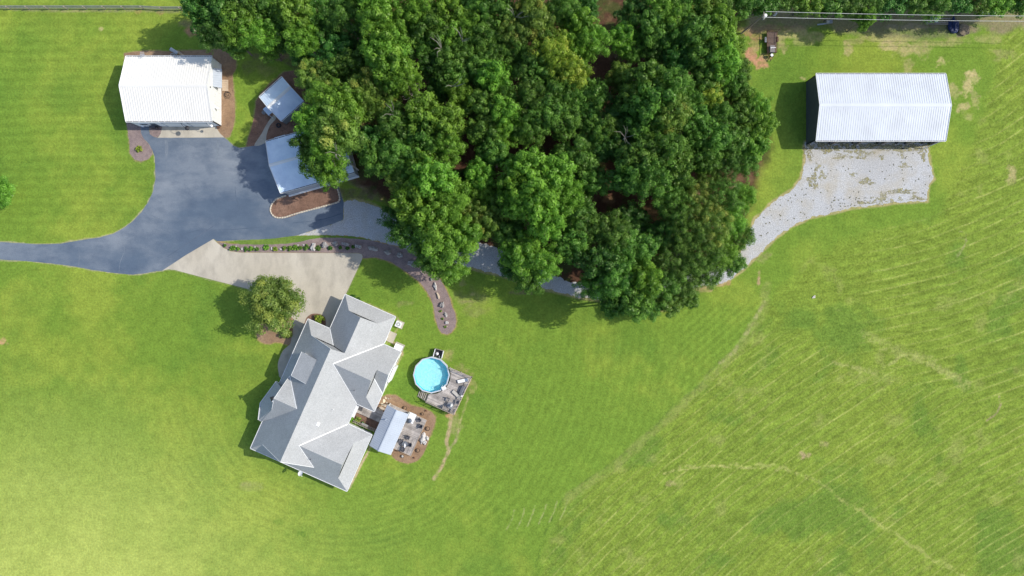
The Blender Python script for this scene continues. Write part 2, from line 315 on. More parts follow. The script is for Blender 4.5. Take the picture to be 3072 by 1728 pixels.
# bare, dry and clay spots
def spot(cx, cy, rx, ry, color, amt, seed, soft=.5):
    global col
    d = np.hypot((X - cx) / rx, (Y - cy) / ry) + (fbm(X, Y, max(12, rx * .7), seed, 4) - .5) * 1.9
    m = sst(1.0, 1.0 - soft, d) * (.55 + .45 * sst(.35, .6, fbm(X, Y, 9, seed + 3, 3)))
    col = mixc(col, color, np.clip(m * amt, 0, 1))
SP = [(575,88,34,20,CLAY,.9),(560,70,30,12,EARTH,.6),(305,86,14,7,STRAW,.8),(478,38,14,8,CLAY,.6),(415,34,12,7,CLAY,.6),(250,34,30,4,STRAW,.7),(200,34,20,3,STRAW,.6),
 (2263,135,18,28,C(.42,.30,.15),.8),(2252,165,22,30,CLAY*1.15,1),(2278,188,26,18,CLAY*1.2,1),(2300,172,30,14,C(.40,.28,.15),.7),(2262,105,35,18,CLAY*.9,.8),(2330,88,110,14,C(.34,.22,.13),.8),(2345,120,20,35,STRAW*.9,.75),(2380,100,60,18,STRAW,.7),(2440,105,60,22,STRAW,.6),(2420,125,45,14,STRAW,.45),
 (2545,145,14,26,STRAW,.75),(2665,135,30,16,STRAW*1.1,.85),(2715,150,45,26,STRAW*1.05,.8),(2770,150,26,24,STRAW,.7),(2730,190,24,26,STRAW,.5),(2825,185,18,16,STRAW*1.1,.8),(2700,118,70,12,STRAW,.5),(2870,115,60,16,STRAW,.45),(2960,120,70,18,STRAW,.4),(3010,160,40,22,STRAW*.8,.5),
 (2640,112,90,12,STRAW,.55),(2560,125,40,12,STRAW*.9,.5),(2820,130,80,14,STRAW,.5),(2920,232,24,26,STRAW*1.15,.95),(2900,262,20,26,STRAW*1.1,.8),(2858,275,20,30,STRAW,.65),(2890,320,24,18,STRAW*1.05,.8),(2925,300,18,30,STRAW,.6),(2905,350,25,14,STRAW*.9,.45),
 (3040,530,26,34,STRAW*.95,.75),(3030,505,16,12,STRAW,.6),(2415,235,14,8,STRAW,.8),(2412,1368,22,14,C(.42,.31,.19),.75),(2470,1330,14,12,STRAW*.8,.5),(2012,1452,16,10,STRAW*.85,.6),
 (8,1024,16,10,C(.48,.30,.16),.9),(2175,850,30,10,CLAY*1.1,.7),(2110,868,40,9,C(.40,.29,.16),.7),(2262,742,12,30,C(.36,.27,.15),.6),(2276,838,6,26,C(.42,.27,.17),.8),(2290,770,30,20,STRAW*.8,.4),(1990,930,30,6,C(.40,.30,.16),.6),(1920,935,20,6,C(.40,.28,.17),.5),
 (1345,1062,26,18,C(.36,.28,.14),.55),(1385,1115,26,22,STRAW*.8,.4),(1352,1244,18,14,CLAY*1.3,1),(1408,1150,20,40,C(.33,.30,.12),.6),(1365,1270,22,40,C(.34,.30,.14),.5),(1400,905,60,10,C(.30,.24,.13),.55),(1420,882,14,6,STRAW,.6),(1385,850,14,12,STRAW*.9,.5),(1420,890,50,30,C(.25,.24,.10),.4),(1440,930,40,20,STRAW*.7,.3),(1560,878,40,8,EARTH,.6),(1475,712,30,30,EARTH*.8,.9),
 (1085,545,70,14,EARTH*1.1,.8),(1110,560,30,25,C(.34,.22,.16),.8),(1060,580,60,22,EARTH*.7,.7),(1130,590,30,25,EARTH,.8),(1080,775,60,4,CLAY,.4),(1210,912,30,10,C(.30,.24,.13),.3),
 (800,170,50,12,C(.20,.15,.10),.8),(845,165,35,14,C(.24,.16,.11),.9),(860,180,60,20,EARTH*.6,.7),(770,200,50,25,C(.15,.15,.06),.6),(800,215,30,24,C(.25,.25,.08),.5),
 (760,1230,14,8,G_LUSH,.5),(830,1565,20,10,G_LUSH,.6),(905,1602,14,8,G_LUSH,.7),(860,1604,8,6,G_LUSH,.5),(752,1460,40,18,C(.30,.32,.11),.45),(740,1450,20,10,C(.33,.30,.14),.4)]
for i, s_ in enumerate(SP): spot(*s_, 500 + i * 7)
# strip of bare ground under the trees along the top boundary
top = sst(104, 70, Y + (fbm(X, Y, 60, 811) - .5) * 60) * sst(2225, 2260, X) * sst(-110, -40, Y)
col = mixc(col, C(.24, .19, .13), top * (.55 + .4 * n4)); 
spot(2690, 88, 190, 22, C(.16, .16, .09), .75, 900); spot(2780, 80, 130, 12, C(.30, .25, .18), .6, 905); spot(2900, 90, 60, 14, C(.26, .20, .14), .8, 915); spot(2890, 95, 26, 16, C(.20, .17, .12), .9, 917)
stroke([(1354, 1240), (1350, 1290), (1338, 1325), (1346, 1352), (1335, 1380), (1316, 1410), (1306, 1435)], 8, C(.40, .32, .18), .8, 31, .55, 9)
stroke([(1376, 1290), (1368, 1320), (1350, 1350)], 6, C(.38, .32, .18), .6, 33, .6, 8)
stroke([(1400, 1190), (1385, 1250), (1375, 1290)], 4, C(.36, .33, .15), .5, 34)
stroke([(1355, 1235), (1395, 1165), (1412, 1140)], 5, C(.42, .31, .20), .6, 37)
stroke([(1045, 1466), (1075, 1410), (1105, 1350), (1118, 1310)], 5, C(.42, .34, .22), .8, 41, .5, 3)
stroke([(1150, 1172), (1175, 1120), (1207, 1062), (1200, 1040), (1165, 1020)], 6, C(.40, .32, .19), .7, 42, .5, 3)
stroke([(1045, 892), (1110, 915), (1190, 950), (1205, 968), (1180, 1005), (1160, 1030)], 4, C(.38, .33, .17), .7, 43, .5, 3)
stroke([(0, 24), (150, 30), (300, 30), (420, 30), (560, 34)], 9, C(.24, .24, .12), .6, 45, .4, 2)
# the ground fades to earth where the drives meet the grass
for poly, wd, c_, a_ in ((GRAVEL, 9, C(.42, .34, .18), .85), (ASPHALT, 3.6, C(.40, .35, .24), .8), (BED_LONG, 5, C(.40, .24, .14), .8), (BED_TREE, 5, C(.42, .25, .15), .8), (BED_PATIO, 5, C(.36, .22, .14), .7), (BED_BARN, 4, C(.36, .24, .16), .6), (BED_BARNW, 4, C(.36, .24, .16), .6), (BED_SHED, 5, C(.30, .22, .14), .6), (CONC, 3, C(.32, .30, .18), .5)):
    d = dist(poly, X + (n4 - .5) * 8, Y + (n3 - .5) * 8); col = mixc(col, c_, sst(wd, wd * .3, d) * a_ * (.5 + .7 * n4))
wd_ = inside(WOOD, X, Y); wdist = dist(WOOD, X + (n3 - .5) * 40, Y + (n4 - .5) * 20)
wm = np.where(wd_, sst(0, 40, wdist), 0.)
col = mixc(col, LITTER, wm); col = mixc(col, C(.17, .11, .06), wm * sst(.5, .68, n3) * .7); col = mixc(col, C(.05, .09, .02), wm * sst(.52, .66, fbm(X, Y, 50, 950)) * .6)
spot(1930, 640, 60, 20, C(.34, .19, .09), .8, 960); spot(2090, 578, 30, 12, C(.5, .34, .2), .9, 962); spot(2200, 558, 26, 8, C(.5, .36, .22), .9, 964); spot(2165, 300, 18, 14, C(.42, .30, .19), .9, 966); spot(2040, 60, 18, 16, C(.18, .10, .07), .9, 968)
# beyond the picture the meadow goes on
nx, ny = len(ax), len(ay)
V = np.zeros((nx * ny, 3), np.float32); V[:, 0] = ((X - 1536) * .06).ravel(); V[:, 1] = ((864 - Y) * .06).ravel()
ii = np.arange((ny - 1) * (nx - 1)); rr = ii // (nx - 1); cc = ii % (nx - 1); a0 = rr * nx + cc
F = np.stack([a0 + nx, a0 + nx + 1, a0 + 1, a0], 1).astype(np.int32)
def quads_mesh(name, V, F):
    me = bpy.data.meshes.new(name); me.vertices.add(len(V)); me.vertices.foreach_set("co", V.astype(np.float32).ravel())
    me.loops.add(F.size); me.loops.foreach_set("vertex_index", F.astype(np.int32).ravel())
    me.polygons.add(len(F)); me.polygons.foreach_set("loop_start", np.arange(len(F), dtype=np.int32) * F.shape[1])
    me.update(calc_edges=True); return me
gm = quads_mesh("ground", V, F)
at = gm.color_attributes.new("lawn", 'FLOAT_COLOR', 'POINT')
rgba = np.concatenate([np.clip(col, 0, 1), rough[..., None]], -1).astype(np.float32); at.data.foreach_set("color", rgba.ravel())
ground = bpy.data.objects.new("ground", gm); COL.objects.link(ground); struct(ground)
m = bpy.data.materials.new("lawn"); m.use_nodes = True; N = m.node_tree.nodes; L = m.node_tree.links
b = N["Principled BSDF"]; b.inputs["Roughness"].default_value = .95; b.inputs["Specular IOR Level"].default_value = .1
at_ = N.new("ShaderNodeAttribute"); at_.attribute_name = "lawn"
tc = N.new("ShaderNodeTexCoord")
def noise(sc, det, rgh=.6):
    q = N.new("ShaderNodeTexNoise"); q.inputs["Scale"].default_value = sc; q.inputs["Detail"].default_value = det; q.inputs["Roughness"].default_value = rgh
    L.new(tc.outputs["Object"], q.inputs["Vector"]); return q
def maprange(src, a, b_, c, d):
    q = N.new("ShaderNodeMapRange"); q.inputs[1].default_value = a; q.inputs[2].default_value = b_; q.inputs[3].default_value = c; q.inputs[4].default_value = d
    L.new(src, q.inputs[0]); return q.outputs[0]
def mth(op, a, b_):
    q = N.new("ShaderNodeMath"); q.operation = op
    for i, v in enumerate((a, b_)):
        if isinstance(v, (int, float)): q.inputs[i].default_value = v
        else: L.new(v, q.inputs[i])
    return q.outputs[0]
na = noise(2.6, 4, .7); nb = noise(.8, 3); nc = noise(5.5, 2)
s1 = mth('SUBTRACT', maprange(na.outputs[0], .25, .75, 0, 2), 1.0)
s2 = mth('SUBTRACT', maprange(nb.outputs[0], .3, .7, 0, 2), 1.0)
amp = mth('MULTIPLY', at_.outputs["Alpha"], .42)
k = mth('ADD', mth('MULTIPLY', s1, amp), mth('MULTIPLY', mth('MULTIPLY', s2, amp), .35)); k = mth('ADD', k, 1.0)
vm = N.new("ShaderNodeVectorMath"); vm.operation = 'SCALE'; L.new(at_.outputs["Color"], vm.inputs[0]); L.new(k, vm.inputs["Scale"])
mx = N.new("ShaderNodeMix"); mx.data_type = 'RGBA'; mx.blend_type = 'MULTIPLY'; mx.inputs[7].default_value = (1.25, 1.08, .9, 1)
L.new(maprange(nc.outputs[0], .5, .7, 0, 1), mx.inputs[0]); L.new(vm.outputs[0], mx.inputs[6]); L.new(mx.outputs[2], b.inputs["Base Color"])
bp = N.new("ShaderNodeBump"); bp.inputs["Strength"].default_value = .6; bp.inputs["Distance"].default_value = .12
L.new(na.outputs[0], bp.inputs["Height"]); L.new(bp.outputs[0], b.inputs["Normal"])
gm.materials.append(m)

# ------------------------------------------------------------------ drives, paths and beds: thin sheets over the lawn
def sheet(name, poly, z, m, jitter=0, seed=1, smooth=0, step=5):
    pts = spline(poly, smooth) if smooth else dens(poly, step)
    if jitter: pts = jit(pts, jitter, seed)
    mb = MB(); mb.slab([P(*p) + Vector((0, 0, z)) for p in pts], .02)
    o = mb.build(name, m); return struct(o)
def layered(name, base, dark, light, s_big=.09, s_mid=.6, fine=18, rough=.9, fam=.25, stretch=None, spec=.2, lo=.38, hi=.66, lmul=1.):
    m = bpy.data.materials.new(name); m.use_nodes = True; N = m.node_tree.nodes; L = m.node_tree.links; b = N["Principled BSDF"]
    b.inputs["Roughness"].default_value = rough; b.inputs["Specular IOR Level"].default_value = spec
    tc = N.new("ShaderNodeTexCoord"); mp = N.new("ShaderNodeMapping"); L.new(tc.outputs["Object"], mp.inputs[0])
    if stretch: mp.inputs["Scale"].default_value = stretch
    def ns(sc, d=4, r=.6, v=None):
        q = N.new("ShaderNodeTexNoise"); q.inputs["Scale"].default_value = sc; q.inputs["Detail"].default_value = d; q.inputs["Roughness"].default_value = r
        L.new(v or mp.outputs[0], q.inputs["Vector"]); return q.outputs[0]
    def mr(x, a, b_, c, d):
        q = N.new("ShaderNodeMapRange"); q.inputs[1].default_value = a; q.inputs[2].default_value = b_; q.inputs[3].default_value = c; q.inputs[4].default_value = d; L.new(x, q.inputs[0]); return q.outputs[0]
    def mixn(f, a, b_):
        q = N.new("ShaderNodeMix"); q.data_type = 'RGBA'; L.new(f, q.inputs[0])
        for i, v in ((6, a), (7, b_)):
            if isinstance(v, tuple): q.inputs[i].default_value = (*v, 1)
            else: L.new(v, q.inputs[i])
        return q.outputs[2]
    c = mixn(mr(ns(s_big, 6), lo, hi, 0, 1), base, light); c = mixn(mr(ns(s_mid, 6), .45, .72, 0, .8 * lmul), c, dark)
    fn = mr(ns(fine, 3, .7, tc.outputs["Object"]), .3, .7, 1 - fam, 1 + fam)
    vm = N.new("ShaderNodeVectorMath"); vm.operation = 'SCALE'; L.new(c, vm.inputs[0]); L.new(fn, vm.inputs["Scale"]); L.new(vm.outputs[0], b.inputs["Base Color"])
    bp = N.new("ShaderNodeBump"); bp.inputs["Strength"].default_value = .35; bp.inputs["Distance"].default_value = .04
    L.new(ns(fine * .6, 3, .7, tc.outputs["Object"]), bp.inputs["Height"]); L.new(bp.outputs[0], b.inputs["Normal"])
    MATS[name] = m; return m
M_ASPH = layered("asphalt", (.100, .136, .188), (.074, .104, .154), (.235, .262, .295), .065, .4, 8, fam=.15, lmul=.8, lo=.42, hi=.66, stretch=(.75, 1.2, 1))
M_CONC = layered("concrete", (.47, .42, .335), (.34, .305, .25), (.56, .51, .42), .12, .5, 6, fam=.06, stretch=(1, .45, 1))
M_CONC2 = layered("path concrete", (.44, .40, .33), (.33, .30, .25), (.50, .46, .38), .2, .8, 6, fam=.06)
M_GRAV = layered("gravel", (.43, .43, .43), (.42, .375, .29), (.49, .495, .50), .12, .25, 5, fam=.34, lmul=1.)
M_MULCH = layered("mulch", (.20, .115, .08), (.12, .07, .05), (.28, .17, .12), .3, 1.2, 7, fam=.35)
M_STONEM = layered("shale mulch", (.25, .19, .18), (.17, .13, .125), (.31, .235, .21), .25, 1.2, 8, fam=.28)
M_PINE = layered("pine straw", (.27, .17, .10), (.19, .12, .08), (.36, .24, .15), .25, 1.2, 7, fam=.25)
sheet("gravel_drive", GRAVEL, .006, M_GRAV, 3.0, 3, step=3)
sheet("asphalt_driveway", ASPHALT, .012, M_ASPH, .35, 5)
def strip(name, pts, w_, z, m):
    pts = spline(pts, 8, False); L_ = []; R__ = []
    for i, p in enumerate(pts):
        a = np.array(pts[max(i - 1, 0)]); b = np.array(pts[min(i + 1, len(pts) - 1)]); d = (b - a) / (np.hypot(*(b - a)) + 1e-6); ww = w_ * (.6 + .4 * math.sin(math.pi * i / len(pts))); q = random.uniform(-.15, .15)
        L_.append((p[0] - d[1] * (ww + q), p[1] + d[0] * (ww + q))); R__.append((p[0] + d[1] * ww, p[1] - d[0] * ww))
    mb = MB(); mb.slab([P(*p) + Vector((0, 0, z)) for p in L_ + R__[::-1]], .004); return struct(mb.build(name, m))
M_TYRE = layered("tyre wear", (.085, .118, .165), (.070, .096, .140), (.12, .15, .20), .3, 1.5, 8, fam=.15)
M_CRK = layered("sealed crack", (.17, .20, .24), (.13, .16, .20), (.22, .25, .28), .3, 1.5, 8, fam=.15)
strip("asphalt_tire_mark", [(502, 770), (540, 745), (585, 715), (622, 690), (650, 672)], 1.6, .016, M_TYRE)
strip("asphalt_tire_mark", [(560, 700), (600, 690), (640, 690), (700, 688), (780, 682)], 1.4, .0165, M_TYRE)
strip("asphalt_tire_mark", [(705, 560), (708, 590), (716, 615), (722, 635)], .9, .016, M_TYRE)
strip("asphalt_tire_mark", [(880, 668), (930, 664), (980, 655), (1025, 640)], 1.5, .016, M_TYRE)
for i_, c__ in enumerate(([(375, 715), (372, 735), (374, 752), (368, 768), (360, 790), (357, 818)], [(236, 745), (238, 770), (236, 797)], [(455, 650), (470, 655), (485, 648), (500, 655)], [(500, 425), (503, 455), (498, 490), (505, 520)], [(650, 425), (652, 455), (650, 490)])): strip("asphalt_crack", c__, .5, .0172 + .0003 * i_, M_CRK)
strip("asphalt_wear", [(497, 420), (500, 440), (498, 470)], 5, .0185, M_CRK); strip("asphalt_wear", [(652, 420), (654, 450), (650, 480)], 4, .0187, M_CRK)
sheet("concrete_driveway", CONC, .030, M_CONC, 0)
sheet("concrete_walkway", WALK, .022, M_CONC2, 0, smooth=4)
sheet("concrete_apron", APRON, .034, M_CONC, 0)
sheet("mulch_bed", BED_SHED, .018, M_MULCH, .8, 6, step=6)
sheet("concrete_path", PATH, .040, M_CONC2, 0, smooth=4)
sheet("stone_bed", BED_LONG, .0175, M_STONEM, .7, 7, step=6)
sheet("mulch_bed", BED_ISLAND, .050, M_MULCH, .2, 8, smooth=3)
sheet("pine_straw_bed", BED_BARN, .0185, M_PINE, .7, 9)
sheet("pine_straw_bed", BED_BARNW, .0188, M_STONEM, .6, 10)
sheet("pine_straw_bed", BED_TREE, .0165, M_PINE, .5, 11, smooth=3)
sheet("mulch_bed", BED_FRONT, .044, M_MULCH, .2, 12, smooth=3)
sheet("mulch_bed", BED_PATIO, .0195, M_PINE, .4, 13, smooth=3)
# grass sprouting through the gravel and the verge strip
def clump_patch(name, cx, cy, rx, ry, z, m, seed):
    rn = random.Random(seed); pts = []
    for k in range(26):
        a = 2 * math.pi * k / 26; q = 1 + .28 * math.sin(3 * a + seed) + .2 * math.sin(7 * a + seed * 2) + rn.uniform(-.16, .16)
        pts.append((cx + rx * q * math.cos(a), cy + ry * q * math.sin(a)))
    mb = MB(); mb.slab([P(*p) + Vector((0, 0, z)) for p in pts], .01); return mb
wm_ = MB()
for i, (cx, cy, rx, ry) in enumerate([(2528,470,30,8),(2590,462,26,14),(2560,455,30,5),(2645,472,8,7),(2703,463,9,12),(2712,497,14,8),(2467,528,12,14),(2452,500,9,12),(2560,523,14,6),(2637,600,20,14),(2650,585,12,10),(2672,604,14,6),(2700,597,8,6),(2745,592,10,7),(2480,455,14,6),(2430,470,8,12),(2770,470,7,14),(2690,450,40,5),(2750,596,26,5),(2590,608,30,4),(2500,445,60,7),(2620,440,80,6),(2730,445,40,8),(2440,540,14,26),(2600,545,20,10),(2470,438,50,10),(2560,438,60,9),(2680,438,70,9),(2760,445,30,12),(2425,450,14,20),(2700,575,50,8)]):
    q = clump_patch("w", cx, cy, rx, ry, .011 + .0004 * i, None, i + 1); o_ = len(wm_.v); wm_.v += q.v; wm_.f += [[o_ + j for j in f] for f in q.f]
M_WEED = layered("weeds", (.34, .31, .16), (.22, .21, .09), (.42, .39, .26), .5, 2.0, 6, fam=.35)
_N = M_WEED.node_tree.nodes; _L = M_WEED.node_tree.links      # tufts leave gravel showing between them
_n = _N.new("ShaderNodeTexNoise"); _n.inputs["Scale"].default_value = 1.6; _n.inputs["Detail"].default_value = 6; _n.inputs["Roughness"].default_value = .75
_r = _N.new("ShaderNodeMapRange"); _r.inputs[1].default_value = .44; _r.inputs[2].default_value = .6
_tc = _N.new("ShaderNodeTexCoord"); _L.new(_tc.outputs["Object"], _n.inputs["Vector"]); _L.new(_n.outputs[0], _r.inputs[0]); _L.new(_r.outputs[0], _N["Principled BSDF"].inputs["Alpha"])
wo = wm_.build("weeds", M_WEED); wo["kind"] = "stuff"; wo["label"] = "dry weeds and moss sprouting through the pale gravel"; wo["category"] = "weeds"
rn = random.Random(4); ds = MB()
def scat(n, x0, x1, y0, y1, r0=.05, r1=.13):
    for _ in range(n):
        x, y = rn.uniform(x0, x1), rn.uniform(y0, y1); p = P(x, y)
        if inside(GRAVEL, np.array([x]), np.array([y]))[0]: ds.blob((p.x, p.y, .03), (rn.uniform(r0, r1), rn.uniform(r0, r1), .05), rn.randint(0, 99))
scat(70, 2420, 2790, 440, 610); scat(60, 2480, 2620, 590, 640); scat(60, 2250, 2420, 560, 720)
g_ = ds.build("weeds", mat("dark weed", (.20, .19, .12))); g_["kind"] = "stuff"; g_["label"] = "small dark tufts and stones scattered over the pale gravel"; g_["category"] = "weeds"
VERGE = [(700,722),(760,719),(820,715.5),(880,708),(935,706),(985,706),(1060,709),(1120,721),(1090,718),(1010,713),(960,713),(930,718),(890,728),(840,732),(780,734),(720,733)]
M_GR2 = layered("verge grass", (.12, .21, .035), (.08, .15, .025), (.19, .26, .05), .3, 1.2, 6, fam=.25)
sheet("grass_verge", VERGE, .024, M_GR2, .7, 14)
# ------------------------------------------------------------------ building materials
M_WHITE = mat("white paint", (.80, .80, .79), .55, var=.03, scale=.7)
M_SIDING = mat("white siding", (.80, .81, .82), .6, var=.05, scale=.8)
M_WROOF = mat("white metal roofing", (.80, .775, .73), .42, col2=(.76, .73, .68), c2scale=.3, lo=.5, hi=.75, var=.03, scale=.25, spec=.4)
M_GROOF = mat("galvanised roofing", (.69, .715, .755), .38, .0, var=.05, scale=.3, spec=.5, col2=(.62, .64, .67), c2scale=.25, lo=.45, hi=.7)
M_PROOF = mat("pavilion roofing", (.44, .485, .55), .4, var=.06, scale=.4)
M_BROOF = mat("blue grey roofing", (.66, .78, .92), .36, .0, var=.10, scale=.35, spec=.5, col2=(.72, .82, .92), c2scale=.35)
M_SLATE = mat("slate grey siding", (.085, .105, .135), .6, var=.08, scale=.8)
M_GREYS = mat("light grey siding", (.42, .46, .52), .6, var=.06, scale=.8)
M_DARK = mat("dark metal", (.035, .035, .04), .5, var=.1)
M_GLASS = mat("window glass", (.03, .04, .05), .08, spec=.8, var=.02)
M_WOOD = mat("weathered wood", (.36, .31, .27), .85, var=.15, scale=3)
M_DECK = mat("deck boards", (.47, .425, .39), .85, var=.2, scale=1.2, col2=(.33, .295, .27), c2scale=.7, tf=(1, 1, 1))
def per_board(m, amt):
    N = m.node_tree.nodes; L = m.node_tree.links; b = N["Principled BSDF"]; src = b.inputs["Base Color"].links[0].from_socket
    g = N.new("ShaderNodeNewGeometry"); r = N.new("ShaderNodeMapRange"); r.inputs[3].default_value = 1 - amt; r.inputs[4].default_value = 1 + amt; L.new(g.outputs["Random Per Island"], r.inputs[0])
    v = N.new("ShaderNodeVectorMath"); v.operation = 'SCALE'; L.new(src, v.inputs[0]); L.new(r.outputs[0], v.inputs["Scale"]); L.new(v.outputs[0], b.inputs["Base Color"])
per_board(M_DECK, .22); per_board(M_WOOD, .15)
M_TAN = mat("tan wood", (.55, .42, .30), .8, var=.12, scale=2)
M_FLASH = mat("valley flashing", (.85, .85, .84), .45, var=.02)
M_PLAST = mat("white plastic", (.85, .85, .85), .4, var=.02)
M_GREYP = mat("grey plastic", (.30, .31, .33), .6, var=.08)
M_CHAR = mat("charcoal wicker", (.10, .10, .115), .7, var=.15, scale=8)
M_BEIGE = mat("beige sling", (.50, .47, .42), .8, var=.06)
M_ROCK = mat("grey rock", (.33, .31, .30), .9, var=.35, scale=2.2, bump=.6, bscale=5)
M_ROCKW = mat("pale rock", (.50, .475, .45), .9, var=.22, scale=2.5, bump=.5, bscale=5)
M_ROCKT = mat("tan rock", (.48, .40, .31), .9, var=.22, scale=2.5, bump=.5, bscale=5)
M_RUST = mat("rusty steel", (.13, .075, .05), .8, var=.3, scale=3)
M_INT = mat("barn interior", (.10, .09, .08), .9)
def shingle(name, c, c2):
    m = layered(name, c, c2, tuple(x * 1.08 for x in c), .25, 1.6, 6, fam=.20, rough=.92, lo=.45, hi=.6, lmul=.35, spec=.2); return m
M_SHIN = shingle("grey shingles", (.39, .395, .395), (.31, .32, .325))

# ------------------------------------------------------------------ gabled metal-clad buildings (x along the ridge)
def gable(root, M, L_, W_, eave, ridge, wallm, roofm, oh=(.12, .12, .25, .25), rib=.42, ribh=.045, open_side=None, cap=None, wall_parts=True, trim=None, gutter=True, ribdark=None):
    mb = MB(M); t = .12
    yc = W_ / 2
    # walls, 0.15 thick
    def wall(a, b, h0=0):
        d = (Vector(b) - Vector(a)); n = Vector((-d.y, d.x, 0)).normalized() * .15
        mb.add([(*a, h0), (*b, h0), (b[0] + n.x, b[1] + n.y, h0), (a[0] + n.x, a[1] + n.y, h0), (*a, eave), (*b, eave), (b[0] + n.x, b[1] + n.y, eave), (a[0] + n.x, a[1] + n.y, eave)],
               [(0, 3, 2, 1), (4, 5, 6, 7), (0, 1, 5, 4), (1, 2, 6, 5), (2, 3, 7, 6), (3, 0, 4, 7)])
    if open_side != 'y0': wall((0, 0), (L_, 0))
    wall((L_, W_), (0, W_)); wall((L_, 0), (L_, W_)); wall((0, W_), (0, 0))
    for x in (0.0, L_ - .15):
        mb.add([(x, 0, eave), (x, W_, eave), (x, yc, ridge - .12), (x + .15, 0, eave), (x + .15, W_, eave), (x + .15, yc, ridge - .12)], [(0, 2, 1), (3, 4, 5), (0, 3, 5, 2), (1, 2, 5, 4), (0, 1, 4, 3)])
    for x in np.arange(.3, L_, .6):          # siding seams
        if open_side != 'y0': mb.box((x, -.012, eave / 2), (.04, .03, eave))
        mb.box((x, W_ + .012, eave / 2), (.04, .03, eave))
    for y in np.arange(.3, W_, .6):
        mb.box((-.012, y, eave / 2), (.03, .04, eave)); mb.box((L_ + .012, y, eave / 2), (.03, .04, eave))
    mb.build("wall", wallm, root)
    sl = (ridge - eave) / yc; x0, x1 = -oh[2], L_ + oh[3]
    r = MB(M); e0 = -oh[0]; e1 = W_ + oh[1]; z0 = eave + .08 + sl * e0; z1 = eave + .08 + sl * (W_ - e1); zr = ridge + .08
    r.slab([(x0, e0, z0), (x1, e0, z0), (x1, yc, zr), (x0, yc, zr)], .07); r.slab([(x0, yc, zr), (x1, yc, zr), (x1, e1, z1), (x0, e1, z1)], .07)
    for x in np.arange(x0 + rib / 2, x1, rib):
        for (ya, za, yb, zb) in ((e0, z0, yc, zr), (e1, z1, yc, zr)):
            r.beam((x, ya, za + ribh / 2), (x, yb, zb + ribh / 2), .10, ribh)
    ro = r.build("roof", roofm, root)
    c = MB(M); c.slab([(x0 - .02, yc - .28, zr + .05 - sl * .28), (x1 + .02, yc - .28, zr + .05 - sl * .28), (x1 + .02, yc, zr + .06), (x0 - .02, yc, zr + .06)], .03)
    c.slab([(x0 - .02, yc, zr + .06), (x1 + .02, yc, zr + .06), (x1 + .02, yc + .28, zr + .05 - sl * .28), (x0 - .02, yc + .28, zr + .05 - sl * .28)], .03)
    c.build("ridge_cap", cap or roofm, ro)
    for x in (x0 - .03, x1 + .03):
        tr = MB(M); tr.beam((x, e0 - .03, z0), (x, yc, zr), .07, .16); tr.beam((x, e1 + .03, z1), (x, yc, zr), .07, .16)
        tr.build("rake_trim", trim or M_WHITE, ro)
    if gutter:
        for yy, zz, s in ((e0, z0, -1), (e1, z1, 1)):
            g = MB(M); g.box(((x0 + x1) / 2, yy + s * .15, zz - .03), (x1 - x0, .06, .12)); g.box(((x0 + x1) / 2, yy + s * .07, zz - .09), (x1 - x0, .14, .02)); MB(M).box(((x0 + x1) / 2, yy + s * .055, zz - .06), (x1 - x0 - .05, .12, .02)).build("gutter_shade", M_DARK, root)  # dark strip stands in for the shade between roof edge and gutter
            for x in np.arange(x0 + .05, x1, 1.12): g.box((x, yy + s * .07, zz + .03), (.06, .17, .02))
            g.build("gutter", trim or M_WHITE, ro)
    return ro
def frame(px, py, ang=0): return Matrix.Translation(P(px, py)) @ Matrix.Rotation(ang, 4, 'Z')

# --- white barn by the asphalt
bw = thing("white_barn", "large white metal-roofed barn beside the concrete apron", "barn", (-67.25, 29.1, 0))
Mb = Matrix.Translation((-67.25, 29.1, 0))
rb = gable(bw, Mb, 14.95, 11.2, 3.8, 5.8, M_SIDING, M_WROOF, oh=(.05, .05, .05, .02))
for x in (5.6, 10.1):
    d = MB(Mb)
    for k in range(5): d.box((x + 1.6, -.04 - .004 * (k % 2), .32 + k * .54), (3.2, .07, .5))
    dd = d.build("garage_door", M_WHITE, bw)
    f = MB(Mb)
    for xx in (x - .07, x + 3.27): f.box((xx, -.06, 1.4), (.14, .12, 2.8))
    f.box((x + 1.6, -.06, 2.87), (3.48, .12, .14)); f.build("door_frame", M_GREYS, dd)
d = MB(Mb); d.box((3.6, -.04, 1.05), (.95, .07, 2.1)); dd = d.build("door", M_SLATE, bw); MB(Mb).box((3.95, -.1, 1.0), (.05, .06, .12)).build("handle", M_DARK, dd)
d = MB(Mb); d.box((2.0, -.04, 1.7), (1.4, .06, 1.0)); dd = d.build("window", M_GLASS, bw)
f = MB(Mb); f.box((2.0, -.06, 2.25), (1.6, .1, .1)); f.box((2.0, -.06, 1.15), (1.6, .1, .1)); f.box((1.25, -.06, 1.7), (.1, .1, 1.0)); f.box((2.75, -.06, 1.7), (.1, .1, 1.0)); f.build("frame", M_WHITE, dd)
for x in (9.3, 13.9):       # gooseneck lamps
    l = MB(Mb); s = 1 if x < 12 else .6
    l.tube([(x, -.02, 3.1), (x + .1 * s, -.5 * s, 3.4), (x + .45 * s, -.85 * s, 3.3), (x + .75 * s, -.95 * s, 3.0)], .035, 6)
    l.lathe((x + .8 * s, -.97 * s, 2.75), [(.42 * s, 0), (.38 * s, .12), (.12, .26), (.05, .3)], 16); l.build("wall_lamp", M_DARK if x < 12 else M_PLAST, bw)
a = MB(Mb)                   # side awning and landing
a.slab([(14.97, 6.1, 3.5), (14.97, 9.4, 3.5), (16.2, 9.4, 2.75), (16.2, 6.1, 2.75)], .05)
for y in np.arange(6.2, 9.4, .4): a.beam((14.98, y, 3.53), (16.2, y, 2.78), .12, .06)
for y in (6.15, 9.35): a.beam((15.0, y, 2.2), (16.1, y, 2.72), .07)
